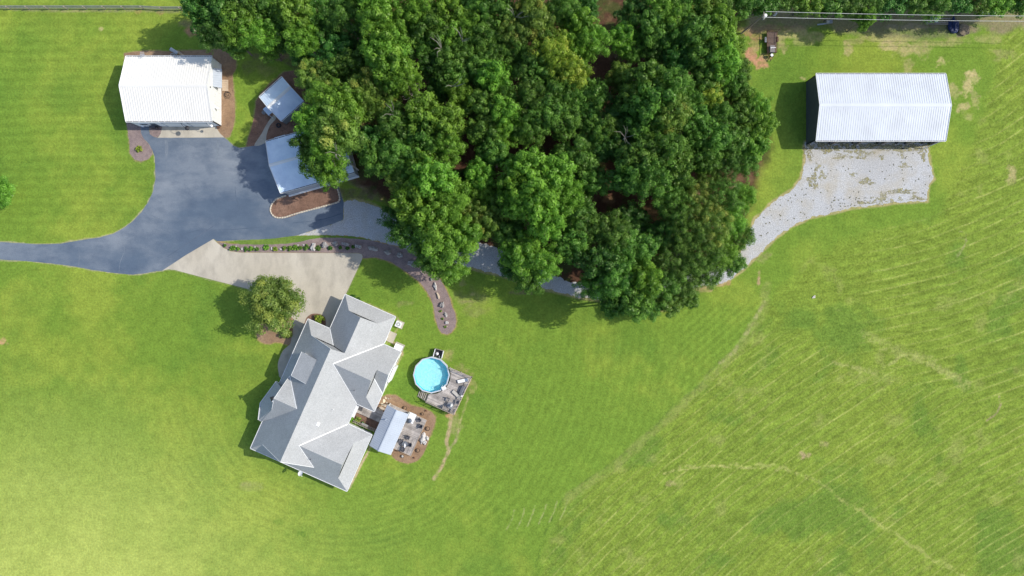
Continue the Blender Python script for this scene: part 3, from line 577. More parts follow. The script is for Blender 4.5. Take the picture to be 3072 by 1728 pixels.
a.build("awning", M_GREYS, bw)
d = MB(Mb); d.box((14.99, 7.7, 1.2), (.06, .95, 2.1)); dd = d.build("door", M_WHITE, bw); MB(Mb).box((15.05, 8.05, 1.1), (.06, .05, .12)).build("handle", M_DARK, dd)
s_ = MB(Mb)
for k in range(6): s_.box((15.7, 6.3 + .17 + k * .34, .2), (1.1, .31, .05))
s_.box((15.7, 7.3, .1), (1.0, 1.95, .12)); s_.build("landing", M_TAN, bw)
l = MB(Mb); l.tube([(14.97, 2.6, 2.9), (15.3, 2.55, 2.9), (15.75, 2.45, 2.75)], [.05, .14, .16], 10); l.lathe((15.05, 2.8, 2.7), [(.1, 0), (.1, .15)], 8); l.build("flood_light", M_PLAST, bw)
l = MB(Mb); l.box((15.0, 5.7, 4.6), (.12, .2, .16)); l.build("vent", M_DARK, bw)
l = MB(Mb)                   # thin aerial at the far eave
l.tube([(3.2, 11.3, 3.6), (3.2, 11.35, 4.7)], .025, 6)
for k in range(5): l.beam((2.9 + k * .15, 10.9, 4.65), (2.9 + k * .15, 11.8, 4.65), .03)
l.beam((2.8, 11.35, 4.66), (3.7, 11.35, 4.66), .04); l.build("aerial", M_GREYS, bw)

# --- open-fronted barn on the gravel
ob = thing("pole_barn", "long open-front barn with ribbed pale metal roof on gravel pad", "barn", (52.95, 25.72, 0))
Mo = Matrix.Translation((52.95, 25.72, 0))
gable(ob, Mo, 22.55, 11.46, 3.95, 5.4, M_SLATE, M_GROOF, oh=(.06, .06, .05, .02), open_side='y0', ribh=.04, rib=.40)
for k in range(6): MB(Mo).box((.1 + k * 4.47, .12, 1.95), (.2, .2, 3.9)).build("post", M_WOOD, ob)
MB(Mo).box((11.2, .1, 3.78), (22.2, .12, .3)).build("beam", M_WOOD, ob)
MB(Mo).beam((22.45, .1, 3.6), (21.0, -.7, .1), .1).build("brace", M_WHITE, ob)

# --- diagonal shed beside the wood
a_sh = math.atan2(-(362.2 - 306), (842.2 - 907)); p1 = P(842.2, 362.2, 2.9); p2 = P(779.4, 291, 2.9); p3 = P(907, 304, 2.9)
ux = (p1 - p2).normalized(); 
ang = math.atan2((p3 - p1).y, (p3 - p1).x); Lsh = 5.2; Wsh = (p1 - p2).length
sh = thing("garden_shed", "small shed with blue metal roof set askew beside the wood", "shed", (p1.x, p1.y, 0))
Ms = Matrix.Translation((p1.x, p1.y, 0)) @ Matrix.Rotation(ang, 4, 'Z')
gable(sh, Ms, Lsh, Wsh, 2.75, 4.0, M_GREYS, M_BROOF, oh=(.05, .05, .02, .1), cap=M_WHITE)
po = MB(Ms); po.box((-.55, Wsh / 2 + .35, 2.25), (1.0, 1.5, .08), ry=.1)
for k in range(4): po.box((-.55, Wsh / 2 - .2 + k * .36, 2.31), (1.0, .06, .04), ry=.1)
for y in (-.3, 1.0): po.box((-.98, Wsh / 2 + y, 1.1), (.09, .09, 2.2))
po.build("porch_roof", M_BROOF, sh)
d = MB(Ms); d.box((-.03, Wsh / 2 + .35, 1.05), (.06, .95, 2.1)); d.build("door", M_WHITE, sh)

# --- two-bay garage with blue roof, half under the big tree
q1 = P(867.4, 585.5); q2 = P(1076, 526.8); gd = (q2 - q1); Lg = gd.length; ag = math.atan2(gd.y, gd.x)
ga = thing("blue_roof_garage", "wide garage with blue ribbed roof partly under the tree", "garage", (q1.x, q1.y, 0))
Mg = Matrix.Translation((q1.x, q1.y, 0)) @ Matrix.Rotation(ag, 4, 'Z')
gable(ga, Mg, Lg, 9.1, 3.95, 5.75, M_GREYS, M_BROOF, oh=(.08, .08, .25, .1), cap=M_WHITE)
for y in (1.2, 5.0):
    d = MB(Mg)
    for k in range(4): d.box((-.04, y + 1.45, .35 + k * .6), (.07, 2.9, .56))
    d.build("garage_door", M_WHITE, ga)
MB(Mg).box((1.9, 9.5, 2.6), (2.0, .8, .07), rx=-.2).build("awning", M_BROOF, ga)
MB(Mg).box((7.0, 9.5, 2.6), (1.8, .8, .07), rx=-.2).build("awning", M_BROOF, ga)
MB(Mg).box((Lg / 2, -.18, .12), (Lg + .1, .3, .2)).build("kick_board", M_WHITE, ga)

# ------------------------------------------------------------------ the house, in its own (u, v) frame
Ha = R_(24); HU = Vector((-math.sin(Ha), -math.cos(Ha), 0)); HV = Vector((math.cos(Ha), -math.sin(Ha), 0))
HO = P(924.2, 957, 3.2); HO.z = 0
MH = Matrix(((HU.x, HV.x, 0, HO.x), (HU.y, HV.y, 0, HO.y), (0, 0, 1, 0), (0, 0, 0, 1)))
def hw(u, v, z=0): return MH @ Vector((u, v, z))
house = thing("house", "big grey shingled house with hipped and gabled wings", "house", tuple(hw(12, 7)))
e, k_ = 3.2, 4.95
def zz(d): return e + .8333 * d
rz = zz(6.93)
faces = [
 [(0,0,e),(24.8,0,e),(22.7,2.1,k_),(22.7,6.93,rz),(2.1,6.93,rz),(2.1,2.1,k_)],
 [(2.1,6.93,rz),(22.7,6.93,rz),(22.7,11.76,k_),(22.0,13.86,e),(-6.58,13.86,e),(-4.48,11.76,k_),(-4.48,9.03,7.225),(2.1,9.03,7.225)],
 [(-6.58,4.2,e),(0,4.2,e),(2.1,6.3,k_),(2.1,9.03,7.225),(-4.48,9.03,7.225),(-4.48,6.3,k_)],
 [(-6.58,4.2,e),(-4.48,6.3,k_),(-4.48,11.76,k_),(-6.58,13.86,e)],
 [(0,0,e),(2.1,2.1,k_),(2.1,6.3,k_),(0,4.2,e)],
 [(24.8,0,e),(22.7,2.1,k_),(22.7,11.76,k_),(19.4,8.46,7.7),(19.4,16.4,7.7),(22.7,16.4,k_),(24.8,18.5,e)],
 [(14.0,13.86,e),(14.0,18.5,e),(16.1,16.4,k_),(19.4,16.4,7.7),(19.4,8.46,7.7)],
 [(14.0,18.5,e),(24.8,18.5,e),(22.7,16.4,k_),(16.1,16.4,k_)],
 [(-1.35,13.86,e),(-1.35,17.2,e),(2.62,17.2,6.508),(2.62,15.1,6.508),(4.375,15.1,7.97),(4.375,8.135,7.97)],
 [(2.62,17.2,6.508),(6.59,17.2,e),(4.49,15.1,k_),(2.62,15.1,6.508)],
 [(4.49,15.1,k_),(6.59,17.2,e),(10.1,17.2,e),(8.0,15.1,k_)],
 [(10.1,13.86,e),(10.1,17.2,e),(8.0,15.1,k_),(4.375,15.1,7.97),(4.375,8.135,7.97)],
]
for i, f in enumerate(faces):
    m_ = MB(MH); m_.slab(f, .10)
    if i == 0: roof0 = m_
    else:
        o_ = len(roof0.v); roof0.v += m_.v; roof0.f += [[o_ + j for j in q] for q in m_.f]
roof = roof0.build("roof", M_SHIN, house)
# front cross gable
zg = 7.95
fg = MB(MH)
fg.slab([(13.8,1.45,zg),(13.8,6.4,zg),(10.05,1.42,4.42)], .1)
fg.slab([(13.8,1.45,zg),(13.8,6.4,zg),(19.8,-.27,e),(16.15,1.38,6.05)], .1)
fg.slab([(16.15,1.38,6.05),(19.8,-.27,e),(19.69,-.77,e),(16.87,-1.64,e)], .1)
fg.slab([(16.87,-1.64,e),(16.15,1.38,6.05),(12.35,1.5,5.6),(12.3,-.64,e)], .1)
fg.build("front_gable_roof", M_SHIN, house)
g2 = MB(MH)      # gable walls
g2.add([(10.3,1.7,4.3),(16.2,1.7,5.6),(13.8,1.7,zg-.2),(12.3,1.7,4.0),(16.2,1.7,4.0)], [(0,2,1),(0,1,4,3)])
for tri in ([(2.25,2.3,k_),(2.25,11.5,k_),(2.25,6.93,rz-.15)], [(22.55,2.3,k_),(22.55,11.5,k_),(22.55,6.93,rz-.15)], [(-4.34,6.5,k_),(-4.34,11.5,k_),(-4.34,9.03,7.08)], [(16.3,16.26,k_),(22.5,16.26,k_),(19.4,16.26,7.55)], [(4.5,14.96,k_),(7.8,14.96,k_),(4.4,14.96,7.8),(2.7,14.96,6.4)]):
    MB(MH).add(tri, [tuple(range(len(tri)))]).build("gablet", M_SHIN, house)
g2.build("gable_wall", M_SIDING, house); g2 = MB(MH)
g2.add([(-.9,17.05,0),(6.1,17.05,0),(6.1,17.05,e+.2),(2.62,17.05,6.35),(-.9,17.05,e+.2)], [(0,1,2,3,4)])
g2.build("gable_wall", M_SIDING, house)
wl = MB(MH); i_ = .55
for (u0, v0, u1, v1) in ((i_, i_, 24.8 - i_, 13.86 - i_), (-6.58 + i_, 4.2 + i_, 3, 13.86 - i_), (-1.35 + i_, 10, 10.1 - i_, 17.0), (14 + i_, 10, 24.8 - i_, 18.5 - i_), (12.6, -.3, 19.2, 3)):
    wl.box(((u0 + u1) / 2, (v0 + v1) / 2, 1.6), (u1 - u0, v1 - v0, 3.2))
wl.build("wall", M_SIDING, house)
# fascia and gutters along the eaves
gt = MB(MH)
def gut(a, b, off=.05):
    d = Vector((b[0] - a[0], b[1] - a[1], 0)).normalized(); n = Vector((d.y, -d.x, 0)) * off
    gt.beam((a[0] + n.x, a[1] + n.y, e - .03), (b[0] + n.x, b[1] + n.y, e - .03), .09, .13)
for a, b in (((24.8,0),(0,0)),((0,0),(0,4.2)),((0,4.2),(-6.58,4.2)),((-6.58,4.2),(-6.58,13.86)),((-6.58,13.86),(-1.35,13.86)),((-1.35,13.86),(-1.35,17.2)),((6.59,17.2),(10.1,17.2)),((10.1,17.2),(10.1,13.86)),((10.1,13.86),(14,13.86)),((14,13.86),(14,18.5)),((14,18.5),(24.8,18.5)),((24.8,18.5),(24.8,0)),((19.69,-.77),(16.87,-1.64)),((16.87,-1.64),(12.3,-.64)),((12.3,-.64),(12.38,0))):
    n_ = 1 if True else -1
    gt_a, gt_b = a, b
    gut(a, b, -.05)
gt.build("gutter", M_WHITE, house)
fl = MB(MH)
def flash(a, b, w_=.08): fl.beam((a[0], a[1], a[2] + .055), (b[0], b[1], b[2] + .055), w_, .04)
flash((-1.35,13.86,e),(4.375,8.135,7.97), .14); flash((10.1,13.86,e),(4.375,8.135,7.97)); flash((14.0,13.86,e),(19.4,8.46,7.7), .14); flash((22.7,11.76,k_),(19.4,8.46,7.7)); flash((6.59,17.2,e),(4.49,15.1,k_), .14); flash((0,4.2,e),(2.1,6.3,k_), .14)
flash((10.05,1.42,4.42),(13.8,5.6,zg-.02), .14)
fl.build("valley_flashing", M_FLASH, roof)
rk = MB(MH)
for a, b in (((22.73,6.93,rz),(22.73,2.1,k_)),((22.73,6.93,rz),(22.73,11.76,k_)),((2.07,6.93,rz),(2.07,2.1,k_)),((13.8,1.42,zg),(10.05,1.40,4.42)),((13.8,1.42,zg),(16.15,1.35,6.05))):
    MB(MH).beam((a[0], a[1], a[2] - .02), (b[0], b[1], b[2] - .02), .06, .12).build("rake_trim", M_WHITE, roof)
rk.beam((-1.35,17.22,e-.04),(2.62,17.22,6.46),.04,.1); rk.beam((6.59,17.22,e-.04),(2.62,17.22,6.46),.04,.1)
rk.build("rake_trim", M_WHITE, roof)
# shed dormer
dz = 7.35
do = MB(MH); do.slab([(5.0,2.2,6.55),(9.4,2.2,6.55),(9.4,5.25,7.62),(5.0,5.25,7.62)], .12); dor = do.build("dormer", M_SHIN, house)
dw = MB(MH); dw.add([(5.2,2.45,5.1),(9.2,2.45,5.1),(9.2,2.45,6.55),(5.2,2.45,6.55),(5.2,5.1,7.4),(9.2,5.1,7.4)], [(0,1,2,3),(1,5,2),(0,3,4)]); dw.build("dormer_wall", M_SIDING, dor)
dg = MB(MH); dg.beam((5.0,2.14,6.5),(9.4,2.14,6.5),.08,.12); dg.beam((9.44,2.2,6.5),(9.44,5.2,7.55),.06,.12); dg.build("fascia", M_WHITE, dor)
for u in (5.9, 7.2, 8.5): dq = MB(MH); dq.box((u, 2.42, 5.9), (.8, .05, .7)); dq.build("window", M_GLASS, dor)
# ornament on the front gable peak, roof vents and pipes
og = MB(MH); og.box((14.0,1.2,7.6),(.12,.5,.5)); og.add([(13.4,1.3,7.9),(13.8,.7,8.1),(14.5,1.3,7.9),(13.8,1.3,8.4)], [(0,1,3),(1,2,3),(0,2,1)]); og.build("gable_ornament", M_DARK, house)
MB(MH).box((14.3,1.25,7.2),(.5,.3,.5)).build("gable_bracket", M_WHITE, house)
vt = MB(MH); vt.box((15.06,9.75,zz(13.86-9.75)+.12),(.65,.5,.22)); vt.build("roof_vent", M_PLAST, roof)
vt = MB(MH); vt.tube([(12.0,10.9,zz(2.9)),(12.0,10.9,zz(2.9)+.45)],.06,8); vt.build("vent_pipe", M_WHITE, roof)
vt = MB(MH); vt.tube([(21.2,10.9,zz(3.6)-.1),(21.2,10.9,zz(3.6)+.4)],.06,8); vt.build("vent_pipe", M_DARK, roof)
vt = MB(MH); vt.tube([(7.6,12.8,zz(2.5)-.1),(7.6,12.8,zz(2.5)+.4)],.06,8); vt.build("vent_pipe", M_DARK, roof)
# doors, windows and canopies
for u in (-5.2, -1.9):
    d = MB(MH)
    for k in range(4): d.box((u + 1.45, 4.72, .33 + k * .56), (2.7, .06, .52))
    d.build("garage_door", M_WHITE, house)
def window(u, v, along='u', w_=1.1, h_=1.4):
    d = (w_, .06, h_) if along == 'u' else (.06, w_, h_)
    o = MB(MH).box((u, v, 1.7), d).build("window", M_GLASS, house)
    f = MB(MH)
    for s in (-1, 1):
        if along == 'u': f.box((u + s * (w_ / 2 + .05), v, 1.7), (.1, .12, h_ + .2)); f.box((u, v, 1.7 + s * (h_ / 2 + .05)), (w_, .12, .1))
        else: f.box((u, v + s * (w_ / 2 + .05), 1.7), (.12, .1, h_ + .2)); f.box((u, v, 1.7 + s * (h_ / 2 + .05)), (.12, w_, .1))
    f.build("frame", M_WHITE, o)
for u in (2.5, 6, 9.5, 21.5, 23.2): window(u, .52)
for u in (16, 19.3, 22.6): window(u, 17.98)
for u in (.6, 4.6): window(u, 17.08)
for v in (3, 8, 13): window(24.28, v, 'v')
cn = MB(MH); cn.box((-2.2,13.75,2.55),(1.4,.4,.1)); cn.box((-2.5,13.42,1.1),(1.1,.1,2.2)); cn.build("door_canopy", M_WHITE, house)
cn = MB(MH); cn.box((11.55,14.05,2.5),(2.3,.5,.1)); cn.box((11.55,13.4,1.1),(2.1,.12,2.2)); cn.build("door_canopy", M_WHITE, house)
cn = MB(MH); cn.box((3.0,17.3,1.5),(2.9,.28,3.0)); cn.build("bay", M_WHITE, house)
ch = MB(MH); ch.box((-2.6,14.2,.1),(1.9,1.4,.2)); ch.build("stoop", M_CONC2, house)
# satellite dish at the south eave
c = hw(24.95, 10.0, 3.3)
sd_ = thing("satellite_dish", "white satellite dish on the eave of the grey house", "satellite dish", tuple(c))
m_ = MB(Matrix.Translation(c) @ Matrix.Rotation(.5, 4, 'Z') @ Matrix.Rotation(-.55, 4, 'X') @ Matrix.Translation((-.15, -.25, .35)))
m_.lathe((0, 0, 0), [(0.01, 0), (.25, .03), (.42, .09), (.46, .12), (.42, .07), (.25, .01), (.01, -.02)], 20); m_.build("dish", M_PLAST, sd_)
MB().tube([c, c + Vector((-.1, -.1, .35))], .04, 8).build("mast", M_GREYS, sd_)
MB().tube([c + Vector((-.1, -.2, .3)), c + Vector((.15, -.65, .45))], .03, 6).build("feed_arm", M_PLAST, sd_)
# air conditioner on its pad, cellar box
c = P(1195, 973, .8); a = thing("air_conditioner", "white square air conditioner with round fan by the garage wing", "air conditioner", (c.x, c.y, 0))
Mc = Matrix.Translation((c.x, c.y, 0)) @ Matrix.Rotation(-R_(24), 4, 'Z')
MB(Mc).box((.12, 0, .04), (1.4, 1.3, .08)).build("pad", M_CONC2, a)
MB(Mc).box((0, 0, .48), (1.0, 1.0, .8)).build("body", M_PLAST, a)
MB(Mc).lathe((0, 0, .885), [(.01, .02), (.4, .02), (.42, 0)], 20).build("fan_guard", M_GREYP, a)
f = MB(Mc)
for r in (.15, .27, .38): f.torus((0, 0, .92), r, .018)
f.box((0, 0, .92), (.2, .2, .03)); f.build("grille", M_PLAST, a)
c = hw(-.15, 15.6); c = P(1195, 1042, .9)
sb = thing("storage_bin", "white lidded storage bin in the corner of the house wing", "bin", (c.x, c.y, 0))
Mc = Matrix.Translation((c.x, c.y, 0)) @ Matrix.Rotation(-R_(24), 4, 'Z')
MB(Mc).box((0, 0, .45), (1.35, .95, .9)).build("body", M_GREYS, sb); MB(Mc).box((0, 0, .94), (1.45, 1.05, .07)).build("lid", M_PLAST, sb)
MB(Mc).box((0, .05, .02), (1.7, 1.3, .04)).build("base", M_CONC2, sb)

# ------------------------------------------------------------------ patio deck, pavilion and what stands there
dk = thing("patio_deck", "weathered low wooden patio deck behind the pavilion", "deck", tuple(hw(12, 22)))
def boards(mb, u0, u1, v0, v1, z, along='u', bw=.145):
    if along == 'u':
        for v in np.arange(v0 + bw / 2, v1, bw): mb.box(((u0 + u1) / 2, v, z), (u1 - u0, bw - .012, .04))
    else:
        for u in np.arange(u0 + bw / 2, u1, bw): mb.box((u, (v0 + v1) / 2, z), (bw - .012, v1 - v0, .04))
b_ = MB(MH); boards(b_, 8.4, 12.3, 18.85, 26.1, .36, 'v'); b_.build("deck_boards", M_DECK, dk)
b_ = MB(MH); boards(b_, 12.32, 15.4, 18.85, 26.1, .36, 'u'); b_.build("deck_boards", M_DECK, dk)
b_ = MB(MH); boards(b_, 10.2, 12.25, 14.0, 18.84, .36, 'v'); b_.build("deck_boards", M_DECK, dk)
b_ = MB(MH); b_.box((11.9, 22.4, .17), (6.9, 7.2, .33)); b_.box((11.2, 16.4, .17), (2.0, 4.8, .33)); b_.build("deck_frame", M_WOOD, dk)
b_ = MB(MH); b_.box((8.36, 22.4, .3), (.05, 7.3, .25)); b_.box((15.44, 22.4, .3), (.05, 7.3, .25)); b_.box((11.9, 26.14, .3), (7.1, .05, .25)); b_.build("rim_board", M_TAN, dk)
pv = thing("pavilion", "open patio pavilion with pale ribbed metal gable roof", "pavilion", tuple(hw(12, 20.8)))
Mp = MH @ Matrix(((1,0,0,8.15),(0,1,0,18.78),(0,0,1,0),(0,0,0,1)))
r = MB(Mp); za, zb = 2.85, 3.75
r.slab([(0,0,za),(7.85,0,za),(7.85,1.95,zb),(0,1.95,zb)], .06); r.slab([(0,1.95,zb),(7.85,1.95,zb),(7.85,4.1,za),(0,4.1,za)], .06)
for x in np.arange(.15, 7.85, .36):
    r.beam((x,0,za+.02),(x,1.95,zb+.02),.1,.05); r.beam((x,4.1,za+.02),(x,1.95,zb+.02),.1,.05)
rr_ = r.build("roof", M_PROOF, pv)
MB(Mp).box((3.92,1.95,zb+.03),(7.9,.2,.05)).build("ridge_cap", M_PROOF, rr_)
MB(Mp).tube([(2.3,.9,3.2),(2.3,.9,3.85)],.09,10).build("flue", M_GREYS, rr_)
for x in (.15, 3.9, 7.7):
    for y in (.2, 3.95): MB(Mp).box((x, y, 1.6), (.15, .15, 2.5)).build("post", M_WHITE, pv)
ft = MB(Mp); ft.box((3.92,.0,za-.1),(7.9,.05,.14)); ft.box((3.92,4.1,za-.1),(7.9,.05,.14)); ft.build("fascia", M_WHITE, pv)
def hthing(name, label, cat, u, v, z=0, group=None): return thing(name, label, cat, tuple(hw(u, v, z)), group)
# kettle grill on a white counter
cc = hw(8.95, 23.5); gc = thing("grill_counter", "white counter carrying the grill at the pavilion's outer edge", "counter", (cc.x, cc.y, .38))
MB(MH).box((8.95, 23.5, .8), (1.5, .95, .8)).build("body", M_GREYS, gc); MB(MH).box((8.95, 23.5, 1.23), (1.75, 1.25, .07)).build("countertop", M_PLAST, gc)
c = hw(9.45, 23.4)
gr = thing("kettle_grill", "dark domed grill on the white counter by the pavilion", "grill", (c.x, c.y, 1.27))
MB().lathe((c.x, c.y, 1.6), [(.12, -.3), (.32, -.2), (.42, 0)], 18).build("bowl", M_DARK, gr)
MB().lathe((c.x, c.y, 1.62), [(.43, 0), (.36, .16), (.2, .29), (.01, .34)], 18).build("lid", mat("grill enamel", (.10, .12, .16), .25, spec=.6), gr)
for k in range(3):
    a_ = k * 2.09; MB().tube([(c.x + .15 * math.cos(a_), c.y + .15 * math.sin(a_), 1.4), (c.x + .3 * math.cos(a_), c.y + .3 * math.sin(a_), 1.27)], .018, 6).build("leg", M_DARK, gr)
MB().box((c.x, c.y, 1.98), (.16, .04, .05)).build("handle", M_DARK, gr)
# chair prototype: seat, back, four legs, arms
def chair(label, cat, group, m1, m2, w_=.6, d_=.58, reclined=.25, name="patio_chair"):
    t = thing(name, label, cat, (0, 0, 0), group)
    s = MB(); s.box((0, 0, .42), (w_, d_, .06)); s.build("seat", m1, t)
    b = MB(); b.box((0, -d_ / 2 - .08, .72), (w_, .05, .62), rx=reclined); b.build("backrest", m1, t)
    for sx in (-1, 1):
        for sy in (-1, 1): MB().box((sx * (w_ / 2 - .03), sy * (d_ / 2 - .03), .2), (.045, .045, .4)).build("leg", m2, t)
        MB().box((sx * (w_ / 2 + .02), 0, .64), (.06, d_, .035)).build("armrest", m2, t)
    return t
proto = chair("dark patio chair nearest the pool side of the patio deck", "chair", "dark chairs on the patio deck", M_CHAR, M_DARK)
def put(px, py, z): p = P(px, py, z + .5); return (p.x, p.y, z)
q6 = lambda x, y: (1040 + x / 6.586, 1180 + y / 6.586)
spots = [((1430, 530), 2.3, "dark patio chair nearest the outer corner of the patio deck"), ((1450, 650), 1.2, "dark patio chair beside the corner one, facing the boulders"),
         ((1205, 875), 2.6, "dark dining chair on the boulder side of the small white table"), ((1085, 945), -1.8, "dark dining chair between the white table and the pavilion"),
         ((1240, 1015), 1.3, "dark dining chair on the outer side of the white table"), ((1115, 1095), -.2, "dark dining chair at the lower end of the white table")]
for i, ((x, y), rz_, lb) in enumerate(spots):
    loc = put(*q6(x, y), .38)
    if i == 0: proto.location = loc; proto.rotation_euler.z = rz_; proto["label"] = lb
    else: copy_tree(proto, loc, rz_, label=lb)
def roundtable(name, label, px, py, z, r, h, m1, m2, group=None):
    p = P(px, py, z + h); t = thing(name, label, "table", (p.x, p.y, z), group)
    MB().lathe((p.x, p.y, z + h), [(r * .98, -.04), (r, -.02), (r, 0), (.01, 0.005)], 20).build("tabletop", m1, t)
    for k in range(4):
        a_ = k * 1.57 + .4; MB().tube([(p.x + r * .2 * math.cos(a_), p.y + r * .2 * math.sin(a_), z + h - .05), (p.x + r * .7 * math.cos(a_), p.y + r * .7 * math.sin(a_), z)], .025, 6).build("leg", m2, t)
    return t
roundtable("patio_table", "small glass-topped table amid dark chairs on the patio deck", *q6(1150, 1000), .38, .5, .72, mat("smoked glass", (.16, .17, .19), .15, spec=.7), M_DARK)
p = P(*q6(1145, 1030), 1.2); um = thing("folded_parasol", "folded white parasol lying over the patio table", "parasol", (p.x, p.y, 1.1))
MB().tube([(p.x, p.y - .45, 1.14), (p.x, p.y, 1.17), (p.x + .02, p.y + .35, 1.15)], [.05, .17, .06], 10).build("canopy", M_PLAST, um); MB().tube([(p.x, p.y - .7, 1.13), (p.x, p.y + .5, 1.15)], .02, 6).build("pole", M_DARK, um)
# ring planters round the bed
rings = [((1150,290),.36,"largest dark ring planter beside the pavilion corner"),((1497,407),.26,"small dark ring planter beyond the deck corner by the pool"),((1603,697),.40,"dark ring planter above the pale boulders"),((1408,1127),.36,"dark ring planter below the pale boulders"),((1103,1243),.28,"pale-rimmed ring planter past the end of the patio deck"),((683,75),.18,"tiny dark pot by the house corner near the stepping stones"),((1340,1272),.16,"little reddish ring in the lower bend of the patio bed"),((1572,345),.15,"little reddish ring in the upper bend of the patio bed")]
M_SLING = mat("taupe sling", (.27, .245, .23), .8)
M_PLANT = mat("planter greens", (.16, .15, .10), .9, var=.4, scale=8)
for i, ((x, y), r_, lb) in enumerate(rings):
    p = P(*q6(x, y), .15); t = thing("ring_planter", lb, "planter", (p.x, p.y, 0), "round planters in the patio bed")
    MB().lathe((p.x, p.y, 0), [(r_ * .8, 0), (r_, .28), (r_ * .94, .30), (r_ * .82, .2)], 16).build("pot", mat("red clay pot", (.30, .13, .09)) if i > 5 else M_DARK, t)
    MB().lathe((p.x, p.y, .2), [(r_ * .84, 0), (r_ * .5, .06), (.01, .1)], 12).build("soil", M_PINE if i != 4 else M_BEIGE, t)
def rock(name, label, px, py, r, m, group=None, rz=0, seed=0, z=None, cat="rock"):
    p = P(px, py, r[2] * .5); o = MB().blob((p.x, p.y, r[2] * .35 if z is None else z), r, seed, rz=rz, rough=.32).build(name, m)
    # centre the origin on the rock
    c_ = Vector((p.x, p.y, 0)); o.data.transform(Matrix.Translation(-c_)); o.location = c_
    return tag(o, label, cat, group)
gb = "pale boulders at the edge of the patio deck"
rock("boulder", "big long pale boulder against the patio deck edge", *q6(1500, 890), (.55, .95, .35), M_ROCKW, gb, -.25, 3, cat="boulder")
rock("boulder", "round pale boulder on the lawn side of the long one", *q6(1590, 885), (.34, .36, .25), M_ROCKW, gb, .3, 4, cat="boulder")
rock("boulder", "round pale boulder at the foot of the long one", *q6(1545, 972), (.36, .36, .25), M_ROCKW, gb, .9, 5, cat="boulder")
rock("boulder", "slim pale stone wedged between the round boulders", *q6(1490, 965), (.12, .42, .15), M_ROCKW, gb, -.8, 6, cat="boulder")
gs = "stepping stones by the house corner"
for i, (x, y, a_, b2, lb) in enumerate([(738,150,.24,.32,"largest cream stepping stone in the brown bed"),(770,88,.14,.2,"small cream stepping stone farthest from the house"),(702,212,.26,.2,"cream stepping stone nearest the house wing"),(795,185,.16,.17,"tan stepping stone beside the pavilion corner"),(752,238,.34,.26,"shaded tan flat stone at the deck edge"),(868,97,.12,.1,"tiny pinkish stone out in the patio bed"),(825,105,.12,.18,"faint tan stone between the cream one and pinkish one")]):
    rock("stepping_stone", lb, *q6(x, y), (a_, b2, .09), M_ROCKT if i > 2 else mat("cream stone", (.72, .62, .44), .9, var=.15), gs, i * .7, 30 + i, z=.05, cat="stone")
rock("flagstone", "broad tan flagstone lying on the shaded deck by the house", *q6(690, 298), (.62, .3, .06), M_ROCKT, None, -.1, 41, z=.42, cat="stone")
# flower bed pit by the house with a trellis
p_ = [hw(12.32, 13.4), hw(12.32, 18.8), hw(14.0, 18.8), hw(14.0, 13.4)]
mb = MB(); mb.slab([(q.x, q.y, .035) for q in p_], .02); struct(mb.build("mulch_bed", M_MULCH))
tr_ = hthing("trellis", "low slatted fence across the dark bed beside the house wing", "fence", 13.75, 16)
for u_ in (13.62, 13.95):
    t_ = MB(MH); t_.box((u_, 16.4, .95), (.06, 4.6, .06)); t_.box((u_, 16.4, .35), (.06, 4.6, .06)); t_.build("rail", M_WOOD, tr_)
for v_ in np.arange(14.3, 18.8, .32): MB(MH).beam((13.62, v_, .1), (13.95, v_ + .1, 1.0), .07).build("slat", M_WOOD, tr_)
bk = hthing("wire_basket", "pale wire basket on the slatted fence by the wing", "basket", 13.55, 16.3)
t_ = MB(MH)
for s in (0, .35): t_.box((13.4 + s, 16.4, .9), (.04, 1.3, .04))
for s in (0, .65, 1.3): t_.box((13.57, 15.75 + s, .9), (.36, .04, .04))
t_.build("rim", M_BEIGE, bk); MB(MH).box((13.57, 16.4, .7), (.3, 1.2, .3)).build("body", M_GREYP, bk)

# ------------------------------------------------------------------ the pool and its deck
pc = P(1294.4, 1125, 1.2); PR = 3.29
pool = thing("swimming_pool", "round above-ground pool of bright turquoise water", "pool", (pc.x, pc.y, 0))
def ngon(r, z, n=12): return [(r, z)]
MB().lathe((pc.x, pc.y, 0), [(PR - .1, 0.0), (PR - .1, 1.2), (PR - .16, 1.2), (PR - .16, 0.05)], 12, cap=False).build("wall", mat("pool wall", (.55, .60, .66), .5), pool)
MB().lathe((pc.x, pc.y, 1.2), [(PR - .22, 0), (PR, 0), (PR + .01, .05), (PR - .23, .05), (PR - .22, 0)], 12, cap=False).build("rim", mat("pool rim", (.50, .53, .57), .45), pool)
M_LIN = mat("pool liner", (.80, .98, .97), .6, var=.10, scale=3.2, col2=(.62, .93, .97), c2scale=2.2, detail=6)
lf = MB(); lf.add([(pc.x + (PR - .17) * math.cos(k * math.pi / 6), pc.y + (PR - .17) * math.sin(k * math.pi / 6), .06) for k in range(12)], [tuple(range(12))])
lf.build("liner", M_LIN, pool)
lw = MB()
n_ = 12; vs = [(pc.x + (PR - .17) * math.cos(k * math.pi / 6), pc.y + (PR - .17) * math.sin(k * math.pi / 6), z_) for z_ in (.06, 1.18) for k in range(12)]
lw.add(vs, [((k + 1) % 12, k, 12 + k, 12 + (k + 1) % 12) for k in range(12)]); lw.build("liner", mat("liner wall", (.05, .62, .82), .6, var=.05), pool)
wmt = bpy.data.materials.new("pool water"); wmt.use_nodes = True; N = wmt.node_tree.nodes; L = wmt.node_tree.links; N.remove(N["Principled BSDF"])
tb = N.new("ShaderNodeBsdfTransparent"); tb.inputs[0].default_value = (.80, 1, .99, 1); gl = N.new("ShaderNodeBsdfGlossy"); gl.inputs["Roughness"].default_value = .08
ms = N.new("ShaderNodeMixShader"); fr_ = N.new("ShaderNodeFresnel"); fr_.inputs[0].default_value = 1.33
